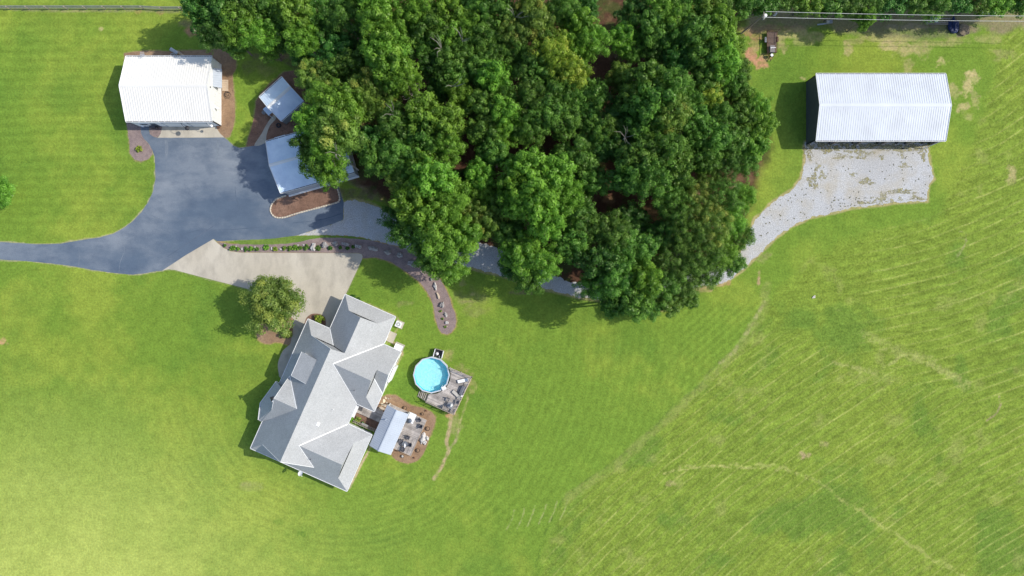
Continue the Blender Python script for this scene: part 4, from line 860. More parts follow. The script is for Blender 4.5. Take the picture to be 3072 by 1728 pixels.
nz = N.new("ShaderNodeTexNoise"); nz.inputs["Scale"].default_value = 3.5; tcc = N.new("ShaderNodeTexCoord"); L.new(tcc.outputs["Object"], nz.inputs["Vector"])
bpp = N.new("ShaderNodeBump"); bpp.inputs["Strength"].default_value = .3; bpp.inputs["Distance"].default_value = .04; L.new(nz.outputs[0], bpp.inputs["Height"]); L.new(bpp.outputs[0], gl.inputs["Normal"]); L.new(bpp.outputs[0], fr_.inputs["Normal"])
L.new(fr_.outputs[0], ms.inputs[0]); L.new(tb.outputs[0], ms.inputs[1]); L.new(gl.outputs[0], ms.inputs[2]); L.new(ms.outputs[0], N["Material Output"].inputs[0])
wv = MB(); wv.add([(pc.x + (PR - .175) * math.cos(k * math.pi / 6), pc.y + (PR - .175) * math.sin(k * math.pi / 6), 1.05) for k in range(12)], [tuple(range(12))]); wv.build("water", wmt, pool)
q7 = lambda x, y: (1220 + x / 6.586, 1030 + y / 6.586)
def K(x, y, z): return P(*q7(x, y), z)
zd = 1.12
pd = thing("pool_deck", "raised grey wooden deck wrapped around the pool", "deck", tuple(K(1000, 1000, 0)[:2]) + (0,))
arc = [(845, 480)] + [(490 + 378 * math.cos(R_(a)), 626 + 378 * math.sin(R_(a))) for a in range(-15, 100, 10)] + [(440, 1000), (385, 1145), (945, 1398), (1293, 668)]
# boards run parallel to the long lower side; clip each board against the outline
pw = [K(*p, zd) for p in arc]; bx = (K(945, 1398, zd) - K(385, 1145, zd)).normalized(); by = Vector((-bx.y, bx.x, 0))
o0 = K(385, 1145, zd); loc2 = [((p - o0).dot(bx), (p - o0).dot(by)) for p in pw]
b_ = MB(); y_ = min(p[1] for p in loc2) + .01
while y_ < max(p[1] for p in loc2):
    yc_ = y_ + .065; xs = []
    for i in range(len(loc2)):
        (x0, y0), (x1, y1) = loc2[i], loc2[(i + 1) % len(loc2)]
        if (y0 > yc_) != (y1 > yc_): xs.append(x0 + (yc_ - y0) * (x1 - x0) / (y1 - y0))
    xs.sort()
    for a_, c_ in zip(xs[::2], xs[1::2]):
        mid = o0 + bx * ((a_ + c_) / 2) + by * yc_; b_.box((mid.x, mid.y, zd + random.uniform(-.004, .004)), (c_ - a_, .13, .04), rz=math.atan2(bx.y, bx.x))
    y_ += .142
b_.build("deck_boards", M_DECK, pd)
sk = MB()
for a_, c_ in (((385,1145),(945,1398)),((945,1398),(1293,668)),((1293,668),(845,480))):
    p, q = K(*a_, zd), K(*c_, zd); sk.beam((p.x, p.y, zd - .15), (q.x, q.y, zd - .15), .05, .28)
sk.build("rim_board", M_WOOD, pd)
for a_ in ((385,1145),(590,1236),(790,1328),(945,1395),(1030,1215),(1115,1037),(1200,855),(1290,670),(1070,575),(850,485),(700,1120),(900,900)):
    p = K(*a_, zd); MB().box((p.x, p.y, zd / 2 - .01), (.12, .12, zd - .04)).build("post", M_WOOD, pd)
for a_, c_, n_ in (((388,1143),(945,1395),4),((945,1395),(1290,670),5),((1290,670),(850,485),4)):
    ra = MB(); p, q = K(*a_, zd), K(*c_, zd)
    ra.beam((p.x, p.y, zd + .95), (q.x, q.y, zd + .95), .09, .05); ra.beam((p.x, p.y, zd + .2), (q.x, q.y, zd + .2), .05, .04)
    L_ = (q - p).length
    for k in range(int(L_ / .28)): c_2 = p + (q - p) * (k + .5) / int(L_ / .28); ra.box((c_2.x, c_2.y, zd + .57), (.022, .022, .74))
    rl = ra.build("railing", M_TAN if n_ == 5 else M_WOOD, pd)
    for k in range(n_ + 1): c_2 = p + (q - p) * k / n_; MB().box((c_2.x, c_2.y, zd + .5), (.09, .09, 1.0)).build("post", M_WOOD, rl)
for k in range(6):
    t_ = k / 6; a_ = Vector((430 - 34 * k, 1000 - 12 * k)); c_ = Vector((378 - 30 * k, 1140 - 18 * k)); z_ = zd - .16 * (k + 1)
    p, q = K(a_.x, a_.y, z_), K(c_.x, c_.y, z_); MB().beam((p.x, p.y, z_), (q.x, q.y, z_), .17, .04).build("step", M_DECK if k % 2 else M_WOOD, pd)
for (a_, c_) in (((440, 1005), (265, 945)), ((380, 1142), (215, 1040))):
    p, q = K(*a_, zd - .1), K(*c_, .1); MB().beam((p.x, p.y, zd - .2), (q.x, q.y, .05), .05, .2).build("stringer", M_WOOD, pd)
p, q = K(385,1145,zd+.9), K(200,1035,.9); MB().beam((p.x, p.y, zd + .95), (q.x, q.y, .9), .05).build("handrail", M_WOOD, pd)
# equipment box: pump, filter
eb = thing("pool_equipment_box", "white-sided open crate holding the pool pump", "equipment box", tuple(K(640,190,0)))
Me = [K(565,108,.9), K(728,152,.9), K(690,300,.9), K(520,268,.9)]
MB().beam(Me[0] + Vector((0,0,0)), Me[3], .1, .1).beam((Me[0].x, Me[0].y, .45), (Me[3].x, Me[3].y, .45), .06, .8).build("side_panel", M_PLAST, eb)
MB().beam(Me[1], Me[2], .1, .1).beam((Me[1].x, Me[1].y, .45), (Me[2].x, Me[2].y, .45), .06, .8).build("side_panel", M_PLAST, eb)
MB().beam((Me[0].x, Me[0].y, .5), (Me[1].x, Me[1].y, .5), .05, .8).build("end_panel", M_WOOD, eb)
f_ = MB(); f_.slab([(q.x, q.y, .12) for q in Me], .08); f_.build("floor_panel", M_DARK, eb)
p = K(600, 208, .7); pf = thing("pool_filter", "white round sand filter inside the pool equipment crate", "filter", (p.x, p.y, .13))
MB().lathe((p.x, p.y, .13), [(.22, 0), (.26, .2), (.24, .5), (.1, .62), (.1, .66), (.01, .67)], 16).build("tank", M_PLAST, pf); MB().box((p.x, p.y, .83), (.14, .1, .08)).build("valve", M_GREYP, pf)
p = K(645, 262, .5); pp = thing("pool_pump", "small white pump between the filter and the pool wall", "pump", (p.x, p.y, .13))
MB().tube([(p.x, p.y - .22, .3), (p.x + .02, p.y + .16, .3)], .1, 10).build("motor", M_PLAST, pp); MB().lathe((p.x, p.y + .05, .13), [(.09, 0), (.09, .4), (.01, .42)], 10).build("strainer", M_GREYP, pp)
# ladder over the rim
p = K(735, 880, 1.3); ld = thing("pool_ladder", "white moulded ladder standing over the pool rim at the deck", "ladder", (p.x, p.y, zd))
MB().box((p.x, p.y, zd + .35), (.75, .62, .08), rz=.5).box((p.x + .1, p.y - .05, zd + .17), (.5, .5, .28), rz=.5).build("platform", M_PLAST, ld)
for s in (-.28, .28):
    MB().tube([(p.x + s * .9 + .1, p.y - .25, zd + .05), (p.x + s * .9 + .05, p.y - .1, zd + .9), (p.x + s * .9 - .05, p.y + .3, zd + .95), (p.x + s * .9 - .1, p.y + .42, .5)], .035, 8).build("handrail", M_PLAST, ld)
for k in range(3): MB().box((p.x - .08, p.y + .38, .35 + k * .28), (.5, .12, .05)).build("step", M_PLAST, ld)
# loungers
def lounger(name, label, p, rz_, m1, m2):
    t = thing(name, label, "lounger", (0, 0, 0), "loungers on the pool deck")
    MB().box((-.28, 0, .3), (1.3, .56, .05)).build("seat", m1, t); MB().box((.66, 0, .5), (.72, .56, .05), ry=-.6).build("backrest", m2, t)
    f = MB()
    for s in (-.31, .31): f.box((-.1, s, .27), (1.75, .045, .05))
    f.build("frame", M_DARK, t)
    for sx in (-.8, .55):
        for s in (-.31, .31): MB().box((sx, s, .12), (.045, .045, .25)).build("leg", M_DARK, t)
    t.location = p; t.rotation_euler.z = rz_
p = K(1110, 737, zd + .3); lounger("sun_lounger", "sun lounger with bright white cushion pointing at the deck corner", (p.x, p.y, zd + .02), .22, M_PLAST, M_GREYS)
p = K(985, 1010, zd + .3); lounger("sun_lounger", "beige sun lounger lying askew beside the dark storage box", (p.x, p.y, zd + .02), -.75, M_BEIGE, M_BEIGE)
p = K(1105, 930, zd + .4); db = thing("deck_box", "dark grey storage box at the outer edge of the pool deck", "storage box", (p.x, p.y, zd + .02))
Mk = Matrix.Translation((p.x, p.y, zd + .02)) @ Matrix.Rotation(1.18, 4, 'Z')
MB(Mk).box((0, 0, .3), (1.55, .68, .6)).build("body", M_CHAR, db); MB(Mk).slab([(-.8, -.37, .61), (.8, -.37, .61), (.8, .0, .71), (-.8, 0, .71)], .05).slab([(-.8, 0, .71), (.8, 0, .71), (.8, .37, .61), (-.8, .37, .61)], .05).build("lid", mat("box lid", (.17, .17, .19), .6), db)
dc = chair("grey dining chair on the pool side of the deck table", "chair", "dining chairs on the pool deck", M_SLING, M_GREYP, .62, .6, name="dining_chair")
for i, ((x, y), rz_, lb) in enumerate([((815, 1112), 2.7, "grey dining chair closest to the pool on its deck"), ((992, 1155), 1.3, "grey dining chair closest to the deck's outer railing"), ((915, 1318), -.5, "grey dining chair in the outer lower corner of the pool deck"), ((765, 1265), -1.8, "grey dining chair backed against the lower deck railing")]):
    p = K(x, y, zd + .5); loc = (p.x, p.y, zd + .02)
    if i == 0: dc.location = loc; dc.rotation_euler.z = rz_; dc["label"] = lb
    else: copy_tree(dc, loc, rz_, label=lb)
roundtable("deck_table", "round grey table ringed by grey chairs on the pool deck", *q7(862, 1225), zd + .02, .58, .72, mat("table glass", (.25, .25, .26), .2, spec=.6), M_GREYP)
p = K(880, 1222, zd + .9); um = thing("folded_parasol", "folded white parasol standing through the pool deck table", "parasol", (p.x, p.y, zd + .7))
MB().lathe((p.x, p.y, zd + .8), [(.3, 0), (.26, .3), (.12, 1.1), (.02, 1.3)], 5).build("canopy", M_PLAST, um); MB().tube([(p.x, p.y, zd + .05), (p.x, p.y, zd + 2.0)], .025, 6).build("pole", M_DARK, um)
roundtable("side_table", "small pale side table by the railing past the dark storage box", *q7(1090, 1037), zd + .02, .22, .45, M_PLAST, M_GREYP)

# ------------------------------------------------------------------ stones and plants of the long bed
q8 = lambda x, y: (660 + x / 4.293, 700 + y / 4.293)
gR = "rocks set out along the stone bed"
RK = [(58,134,.11,.11,"w","tiny white stone at the driveway tip of the stone bed"),(147,166,.16,.13,"w","first white stone among the shrubs near the driveway tip"),(205,168,.15,.13,"w","second white stone, just behind the first shrub"),(206,214,.16,.11,"w","white stone in front of the first big shrub, by the concrete"),(285,200,.24,.30,"w","tall white stone between the first and second shrubs"),(450,178,.22,.16,"w","white stone above the fourth shrub"),(448,204,.14,.10,"w","small pale stone below the fourth shrub"),(543,190,.20,.30,"t","pale tan slab beside the fifth shrub"),(664,198,.28,.26,"w","white slab just before the round yellow-green shrub"),(780,205,.34,.20,"w","white ledge stone past the yellow-green shrub"),(866,203,.16,.26,"t","slim leaning stone between two mid-bed shrubs"),(1004,152,.15,.20,"w","small white stone atop the leafy mid-bed shrub"),(1077,148,.18,.18,"w","small white stone alone near the verge end"),(950,215,.13,.13,"t","little tan stone by the concrete edge mid-bed"),
 (1200,180,.70,.55,"w","wide flat white boulder with layered ledges"),(1350,150,.62,.58,"g","pointed grey boulder next to the wide flat one"),(1485,135,.52,.46,"g","rounded grey boulder with a coiled look"),(1620,140,.75,.40,"g","long slanting grey boulder past the rounded one"),(1780,165,.60,.50,"g","grey boulder level with the concrete corner"),(1970,195,.80,.45,"g","long winged grey boulder past the concrete corner"),(2160,245,.58,.50,"g","heart-shaped grey boulder farther round the bed"),(2315,282,.58,.58,"g","dark squarish boulder beside the tree shade"),(2480,392,.85,.72,"g","largest mossy boulder half under the drive-side tree")]
for i, (x, y, a_, b2, t_, lb) in enumerate(RK):
    rock("rock", lb, *q8(x, y), (a_, b2 * .8, max(.1, min(.5, a_ * .75))), {"w": M_ROCKW, "t": M_ROCKT, "g": M_ROCK}[t_], gR, -.25 if t_ == "g" else i, 50 + i)
q9 = lambda x, y: (1280 + x / 6.037, 780 + y / 6.037)
for i, (x, y, a_, b2, t_, rz_, lb) in enumerate([(88,342,.28,.30,"g",0,"jagged grey rock at the edge of the tree shade"),(155,472,.30,.70,"w",.2,"crescent-shaped white rock below the jagged one"),(208,650,.22,.68,"t",.35,"slim rusty-brown rock standing on edge"),(278,815,.40,.56,"g",0,"knobbly mottled rock in the middle of the bed's tail"),(345,988,.24,.42,"g",.3,"narrow grey rock below the knobbly one"),(366,1136,.28,.28,"w",0,"round white rock near the tip of the bed's tail"),(366,1204,.10,.10,"t",0,"tiny cream stone at the tip of the bed's tail")]):
    rock("rock", lb, *q9(x, y), (a_, b2, max(.1, a_ * 1.1)), {"w": M_ROCKW, "t": M_ROCKT, "g": M_ROCK}[t_], gR, rz_, 90 + i)
# edging stones round the mulch island
path_ = spline([(450,1183),(372,1214),(330,1272),(328,1325),(368,1366),(440,1370),(520,1345),(600,1322),(760,1280),(900,1240),(922,1220),(924,1185),(908,1125)], 12, False)
path_ = [P(700 + x / 2.898, 180 + y / 2.898) for x, y in path_]; acc = 0; nxt = 0; es = None; j = 0
for a_, c_ in zip(path_, path_[1:]):
    l = (c_ - a_).length
    while nxt <= acc + l:
        t_ = (nxt - acc) / l; p = a_ + (c_ - a_) * t_; rz_ = math.atan2((c_ - a_).y, (c_ - a_).x)
        if es is None:
            es = MB().box((0, 0, .09), (.40, .26, .20)).blob((0, 0, .12), (.22, .15, .13), 3, rough=.1).build("edging_stone", mat("cream block", (.60, .53, .43), .9, var=.2, scale=1.2)); tag(es, "cream edging block in the curb around the brown mulch island", "edging stone", "edging stones around the mulch island"); es.location = p; es.rotation_euler.z = rz_
        else:
            o = es.copy(); COL.objects.link(o); o.location = p; o.rotation_euler.z = rz_ + random.uniform(-.1, .1); o.scale = (random.uniform(.9, 1.08), random.uniform(.85, 1.1), random.uniform(.8, 1.2))
        nxt += .455; j += 1
    acc += l

# ------------------------------------------------------------------ paddock fence
fx = [(-60,14)] + [(x, 21 + .006 * x) for x in range(0, 620, 58)]
fe = thing("paddock_fence", "weathered post and rail fence along the upper meadow edge", "fence", tuple(P(250, 30)))
for i, x in enumerate(range(-38, 640, 57)):
    p = P(x + 14, 28 + (.0 if x < 450 else 3), 0); MB().tube([p, (p.x, p.y, 1.35)], .09, 8).build("post", M_WOOD, fe)
M_RAIL = mat("grey rail", (.30, .30, .28), .85, var=.2, scale=2)
for z_ in (.35, .7, 1.05, 1.3):
    m_ = MB(); prev = None
    for i, x in enumerate(range(-38, 640, 57)):
        p = P(x + 14, 28 + (0 if x < 450 else 3), 0) + Vector((0, .1, z_))
        if prev is not None: m_.beam(prev, p, .05, .13)
        prev = p
    m_.build("rail", M_RAIL, fe)

# ------------------------------------------------------------------ utility pole and its lines
pb = P(2224, 100); pt = P(2293, 44, 9.6)
up_ = thing("utility_pole", "leaning wooden utility pole with grey transformer at the wood edge", "utility pole", tuple(pb))
MB().tube([pb, pt], [.16, .11], 10).build("pole", M_WOOD, up_)
tz = P(2290, 46, 8.6); MB().lathe((tz.x + .3, tz.y - .05, 7.9), [(.27, 0), (.3, .1), (.3, .85), (.24, .95), (.01, 1.0)], 16).build("transformer", M_PLAST, up_)
MB().lathe((tz.x + .1, tz.y - .45, 8.0), [(.12, 0), (.12, .5), (.02, .6)], 10).build("insulator", M_GREYS, up_)
MB().beam((pt.x + .05, pt.y + .6, 9.3), (pt.x + .05, pt.y - .7, 9.3), .09).build("crossarm", M_WOOD, up_)
M_WIRE = mat("bare wire", (.62, .62, .58), .4)
for i, (y0, y1, x0) in enumerate(((34.5, 48.5, 2297), (51.5, 64, 2292))):
    a_ = P(x0, y0, 9.3); c_ = P(3300, y1, 9.3); pts = [a_.lerp(c_, t / 20) - Vector((0, 0, .5 * 4 * (t / 20) * (1 - t / 20))) for t in range(21)]
    o = MB().tube(pts, .032, 6).build("power_line", M_WIRE); c0 = Vector(pts[0]); o.data.transform(Matrix.Translation(-c0)); o.location = c0
    tag(o, ("power line nearer the trees, running from the pole top" if i == 0 else "power line nearer the barn, running from the pole top"), "power line", "power lines from the utility pole")
g_ = [P(2288, 44, 9.0), P(2232, 60, .1)]; MB().tube(g_, .02, 5).build("guy_wire", M_WIRE, up_)

# ------------------------------------------------------------------ utility trailer
q4 = lambda x, y: (2190 + x / 6.587, y / 6.587)
def T(x, y, z=0): return P(*q4(x, y), z)
tl = thing("utility_trailer", "rusty flatbed utility trailer parked on bare ground", "trailer", tuple(T(830, 830)))
a_, c_, d_, f_ = T(735,630,.65), T(925,630,.65), T(915,1040,.65), T(735,1045,.65)
b_ = MB(); nb = 9
for k in range(nb):
    t0, t1 = (k + .04) / nb, (k + .96) / nb; b_.slab([a_.lerp(c_, t0), a_.lerp(c_, t1), f_.lerp(d_, t1), f_.lerp(d_, t0)], .05)
b_.build("deck_boards", mat("trailer boards", (.15, .105, .085), .9, var=.2, scale=3), tl)
fr2 = MB()
for p, q in ((a_, c_), (c_, d_), (d_, f_), (f_, a_)): fr2.beam(p - Vector((0, 0, .05)), q - Vector((0, 0, .05)), .08, .12); fr2.beam((p.x, p.y, 1.05), (q.x, q.y, 1.05), .05, .05)
for p in (a_, c_, d_, f_, a_.lerp(f_, .5), c_.lerp(d_, .5)): fr2.box((p.x, p.y, .85), (.06, .06, .4))
fr2.build("frame", M_RUST, tl)
p = T(975,585,1.2); MB().beam(c_, (p.x, p.y, 1.3), .06).beam(a_ + Vector((0,.25,0)), (p.x, p.y, 1.3), .05).build("ramp_gate", M_RUST, tl)
for (x, y) in ((690, 800), (925, 790)):
    p = T(x, y, .35); wh = MB(Matrix.Translation((p.x, p.y, .35)) @ Matrix.Rotation(1.5708, 4, 'Y')); wh.lathe((0, 0, -.11), [(.2, 0), (.34, .02), (.36, .11), (.34, .2), (.2, .22)], 18); wo_ = wh.build("wheel", M_DARK, tl)
    wh = MB(Matrix.Translation((p.x, p.y, .35)) @ Matrix.Rotation(1.5708, 4, 'Y')); wh.lathe((0, 0, -.09), [(.01, 0), (.19, 0), (.19, .18), (.01, .18)], 12); wh.build("rim", M_GREYS, wo_)
    MB().box((p.x, p.y, .74), (.3, .95, .05)).build("fender", M_GREYP if x < 800 else M_RUST, tl)
p = T(805, 1195, .45); MB().beam(f_ + Vector((.1, 0, -.1)), (p.x, p.y, .5), .09).beam(d_ + Vector((-.1, 0, -.1)), (p.x, p.y, .5), .09).build("drawbar", M_RUST, tl)
MB().tube([(p.x, p.y, .5), (p.x, p.y - .1, .1)], .04, 6).build("jack", M_DARK, tl)
p = T(822, 1092, .8); tk = thing("water_drum", "round white-lidded drum on the trailer tongue", "drum", (p.x, p.y, .5))
MB().lathe((p.x, p.y, .5), [(.27, 0), (.29, .1), (.29, .4)], 16).build("body", M_DARK, tk); MB().lathe((p.x, p.y, .9), [(.28, 0), (.25, .05), (.01, .07)], 16).build("lid", M_PLAST, tk)
p = T(830, 970, .9); cr = thing("metal_crate", "grey metal crate at the front of the flatbed trailer", "crate", (p.x, p.y, .66))
MB().box((p.x, p.y, .88), (.75, 1.15, .42)).build("body", M_GREYP, cr); MB().box((p.x, p.y, 1.1), (.8, 1.2, .04)).build("lid", mat("crate lid", (.22, .20, .20), .5), cr)
p = T(855, 940, 1.2); o = MB().box((0, 0, 0), (.98, .09, .06)).box((-.42, -.06, .04), (.1, .16, .05)).build("metal_bar", M_PLAST); o.location = (p.x, p.y, 1.16); o.rotation_euler.z = .04; tag(o, "white metal bar lying across the trailer crate", "bar")

# ------------------------------------------------------------------ things stored along the tree line
q5 = lambda x, y: (2480 + x / 6.133, 20 + y / 6.133)
def Q(x, y, z=0): return P(*q5(x, y), z)
p = P(2480, 68, .4); rk_ = thing("equipment_frame", "pale metal implement frame lying under the branches", "implement", (p.x, p.y, 0))
MB().beam(P(2452, 74, .3), P(2497, 68, .3), .2, .12).build("beam", M_GREYS, rk_)
MB().beam(P(2470, 66, .5), P(2478, 58, .5), .16).beam(P(2488, 66, .5), P(2492, 58, .5), .12).build("upright", M_DARK, rk_)
MB().box(tuple(P(2483, 66, .5)), (.5, .45, .4)).build("seat_plate", M_BEIGE, rk_); MB().box(tuple(P(2492, 65, .5)), (.55, .55, .35)).build("toolbox", M_GREYP, rk_)
c = Q(1090, 200); tf_ = thing("dark_frame", "empty rectangular dark steel frame standing on bare earth", "frame", (c.x, c.y, 0))
for x in (1032, 1150): MB().beam(Q(x, 140, .3), Q(x, 272, .3), .12).build("side_bar", M_RUST, tf_)
MB().beam(Q(1032, 272, .3), Q(1150, 262, .3), .1).build("cross_bar", M_RUST, tf_)
# low wooden rack with corrugated white sheets
c = Q(1980, 240); rk2 = thing("lumber_rack", "low rack of weathered boards under the white sheets", "rack", (c.x, c.y, 0))
for k, y in enumerate((215, 255, 290, 315)): MB().beam(Q(1820, y, .25), Q(2290, y + 8, .25), .1, .12).build("board", M_WOOD, rk2)
for x in (1850, 2050, 2250): MB().beam(Q(x, 212, .1), Q(x, 322, .1), .14, .18).build("bearer", M_WOOD, rk2)
for i, (x, y, w_, h_, lb) in enumerate(((1940, 200, .42, .75, "crumpled white sheet metal piece farthest from the tarp"), (2000, 205, .42, .8, "middle crumpled white sheet on the lumber rack"), (2050, 215, .5, .5, "crumpled white sheet closest to the dark tarp"), (1925, 265, .4, .4, "small white sheet at the lower end of the rack"), (2010, 265, .65, .42, "wide white sheet along the lower edge of the rack"))):
    p = Q(x, y, .5); m_ = MB(Matrix.Translation((p.x, p.y, .42 + i * .03)) @ Matrix.Rotation(-.25, 4, 'Z') @ Matrix.Rotation(.2, 4, 'X'))
    for k in range(4): m_.slab([(-w_ / 2 + w_ * k / 4, -h_ / 2, .06 * (k % 2)), (-w_ / 2 + w_ * (k + 1) / 4, -h_ / 2, .06 * ((k + 1) % 2)), (-w_ / 2 + w_ * (k + 1) / 4, h_ / 2, .06 * ((k + 1) % 2)), (-w_ / 2 + w_ * k / 4, h_ / 2, .06 * (k % 2))], .01)
    o = m_.build("roofing_sheet", M_GROOF); tag(o, lb, "metal sheet", "white sheets on the lumber rack"); c0 = Vector((p.x, p.y, .4)); o.data.transform(Matrix.Translation(-c0)); o.location = c0
c = Q(2340, 330, .3)
o = MB().blob((0, 0, .25), (1.0, 1.3, .45), 8, rough=.4).build("tarp", mat("navy tarp", (.012, .025, .09), .5, var=.3, scale=3), smooth=False); o.location = (c.x, c.y, 0); tag(o, "crumpled navy blue tarp heap under the tree line", "tarp")
c = Q(2520, 430, .2)
o = MB().blob((0, 0, .1), (1.15, 1.2, .35), 12, rough=.2).build("brush_pile", mat("brush", (.20, .16, .11), .95, var=.4, scale=6), smooth=False); o.location = (c.x, c.y, 0); tag(o, "round pile of dry brush beside the navy tarp", "brush pile")
c = P(2327, 42, .6); o = MB().box((0, 0, .5), (.3, .2, 1.0)).box((-.2, -.25, .5), (.5, .1, .12)).build("meter_post", M_PLAST); o.location = (c.x, c.y, 0); tag(o, "short white metal post near the utility pole", "post")
c = P(2960, 36, .3); br_ = thing("board_stack", "loose grey boards under the branches at the tree line", "boards", (c.x, c.y, 0))
for k in range(3): MB().beam(P(2938 + 3 * k, 36 + 4 * k - 3, .2), P(2984 + 2 * k, 38 + 4 * k - 4, .2), .12, .06).build("board", M_GREYS, br_)
# behind the white barn
c = P(530, 156, .5); lg = thing("culvert_pipe", "grey pipe leaning out from behind the white barn", "pipe", (c.x, c.y, 0))
MB().tube([P(511, 146, 1.6), P(532, 160, 1.2)], .3, 12).build("pipe", M_GREYS, lg); MB().tube([P(510.4, 145.6, 1.61), P(511, 146, 1.605)], .24, 12).build("opening", M_DARK, lg)
bd = thing("tan_plank", "tan plank lying against the pipe behind the white barn", "plank", tuple(P(540, 162)))
MB().beam(P(530, 153, 1.3), P(552, 168, .6), .35, .08).build("board", M_TAN, bd)
MB().beam(P(534, 152, 1.36), P(545, 160, .95), .1, .08).build("cleat", M_WOOD, bd)
hs = thing("tire_ring", "pale hoop poking out behind the white barn roof", "hoop", tuple(P(518, 166)))
MB().torus(P(518, 168, .9), .45, .06).build("ring", M_GREYS, hs); MB().box(tuple(P(524, 168, .5)), (.3, .2, 1.0)).build("stand", M_GREYP, hs)
# hose beside the barn, pots and tyres near the shed
c = P(682, 286); ho = thing("garden_hose", "dark coiled hose on the straw bed beside the white barn", "hose", tuple(c))
m_ = MB()
for k, (r, dx, dy) in enumerate(((.62, 0, 0), (.52, .05, .1), (.4, -.05, .16), (.24, .05, .22))): m_.torus((c.x + dx, c.y + dy, .06 + .02 * k), r, .028, .3 * k, 5.6 + .2 * k, 24)
m_.tube([(c.x - .5, c.y + .4, .06), (c.x - .25, c.y + .75, .06), (c.x - .5, c.y + .9, .06)], .028, 6); m_.build("coil", M_DARK, ho); MB().tube([(c.x - .5, c.y + .9, .06), (c.x - .62, c.y + 1.0, .06)], .04, 6).build("nozzle", M_TAN, ho)
c = P(791.5, 337.5, .3); o = MB().lathe((0, 0, 0), [(.28, 0), (.38, .42), (.33, .45), (.26, .32), (.01, .3)], 8).build("stone_pot", M_ROCK); o.location = (c.x, c.y, 0); tag(o, "grey octagonal pot by the shed's little porch", "pot")
c = P(835.5, 376, .1); ty = thing("old_tire", "dark tire lying on mulch between shed and garage", "tire", (c.x, c.y, 0)); MB().torus((c.x, c.y, .14), .34, .13, n=22).build("tread", M_DARK, ty); MB().lathe((c.x, c.y, .03), [(.24, 0), (.01, .04)], 12).build("soil", M_MULCH, ty)
c = P(655, 381, .2); o = MB().blob((0, 0, .2), (.3, .3, .3), 5).build("stump", M_RUST); o.location = (c.x, c.y, 0); tag(o, "small brown stump at the corner of the white barn", "stump")
# things by the barn front
c = P(462, 375, .5); bi = thing("black_mat_bin", "black square bin against the white barn front", "bin", (c.x, c.y, 0)); MB().box((c.x - .1, c.y - .2, .45), (1.0, .7, .9)).build("body", M_DARK, bi); MB().box((c.x - .1, c.y - .2, .93), (1.06, .76, .06)).build("lid", M_CHAR, bi)
c = P(446, 373, .4); bn = thing("white_bench", "white bench on the barn front next to the black bin", "bench", (c.x, c.y, 0)); MB().box((c.x - 1.6, c.y - .05, .45), (1.4, .4, .06), rz=-.45).build("seat", M_PLAST, bn); [MB().box((c.x - 1.6 + s, c.y - .05 - s * .45, .2), (.06, .35, .42), rz=-.45).build("leg", M_PLAST, bn) for s in (-.5, .5)]
c = P(462, 390, .4)
bc = thing("bicycle", "small bicycle leaning on the white barn beside the bed", "bicycle", tuple(P(466, 384))); c = P(466, 384)
for dx in (-.5, .5):
    wv_ = MB(Matrix.Translation((c.x + dx, c.y - dx * .3, .33)) @ Matrix.Rotation(-.3, 4, 'Z') @ Matrix.Rotation(1.25, 4, 'X')); wv_.torus((0, 0, 0), .31, .03); wv_.build("wheel", M_DARK, bc)
MB().tube([(c.x - .5, c.y + .15, .33), (c.x - .1, c.y + .15, .75), (c.x + .35, c.y, .75), (c.x + .5, c.y - .15, .33)], .03, 6).tube([(c.x - .1, c.y + .15, .75), (c.x, c.y + .02, .3), (c.x + .35, c.y, .75)], .03, 6).build("frame", M_ROCKW, bc)
MB().box((c.x - .12, c.y + .15, .85), (.24, .12, .05)).build("saddle", M_DARK, bc); MB().tube([(c.x + .32, c.y + .25, .95), (c.x + .35, c.y - .25, .95)], .02, 6).build("handlebar", M_DARK, bc)
# machinery parked inside the open barn (only its front edge shows)
def tractor(px, label, body, w_, name="mower", cat="mower"):
    p = P(px, 425); x, y = p.x, 27.0; t = thing(name, label, cat, (x, y, 0), "machines parked in the open barn")
    MB().box((x, y, .75), (w_ * .6, 1.7, .5)).box((x, y - .5, 1.05), (w_ * .45, .7, .25)).build("body", body, t)
    for sx in (-1, 1):
        for yy, r in ((-.8, .32), (.75, .45)):
            wh = MB(Matrix.Translation((x + sx * w_ / 2, y + yy, r)) @ Matrix.Rotation(1.5708, 4, 'Y')); wh.lathe((0, 0, -.12), [(r * .5, 0), (r, .03), (r, .21), (r * .5, .24)], 16); wh.build("wheel", M_DARK, t)
    MB().box((x, y + .35, 1.1), (.5, .5, .12)).box((x, y + .6, 1.35), (.5, .1, .45)).build("seat", M_DARK, t); MB().torus((x, y - .05, 1.3), .2, .025).build("steering_wheel", M_DARK, t)
for px, lb, bd_, w_ in ((2495, "rust-red mower parked by the closed end of the open barn", mat("red paint", (.25, .04, .03), .4), 1.1), (2565, "brown mower parked second inside the open barn", M_RUST, 1.1), (2640, "dark mower parked in the middle bay of the open barn", M_CHAR, 1.2), (2700, "grey-bodied mower parked fourth inside the open barn", M_GREYS, 1.5), (2775, "navy mower parked at the braced end of the open barn", mat("navy paint", (.02, .03, .12), .4), 1.3)): tractor(px, lb, bd_, w_)
# white marker in the meadow
p = P(2440, 891); mk = MB().add([(-.3, -.25, .02), (.35, -.2, .02), (.3, .35, .16), (-.1, .15, .12), (-.28, -.22, .12), (.3, -.15, .1)], [(0, 1, 2, 3), (4, 5, 2, 3), (0, 4, 5, 1), (0, 3, 4), (1, 5, 2)]).build("crumpled_cover", M_BEIGE); mk.location = p; tag(mk, "pale crumpled cover lying alone in the green meadow", "cover")
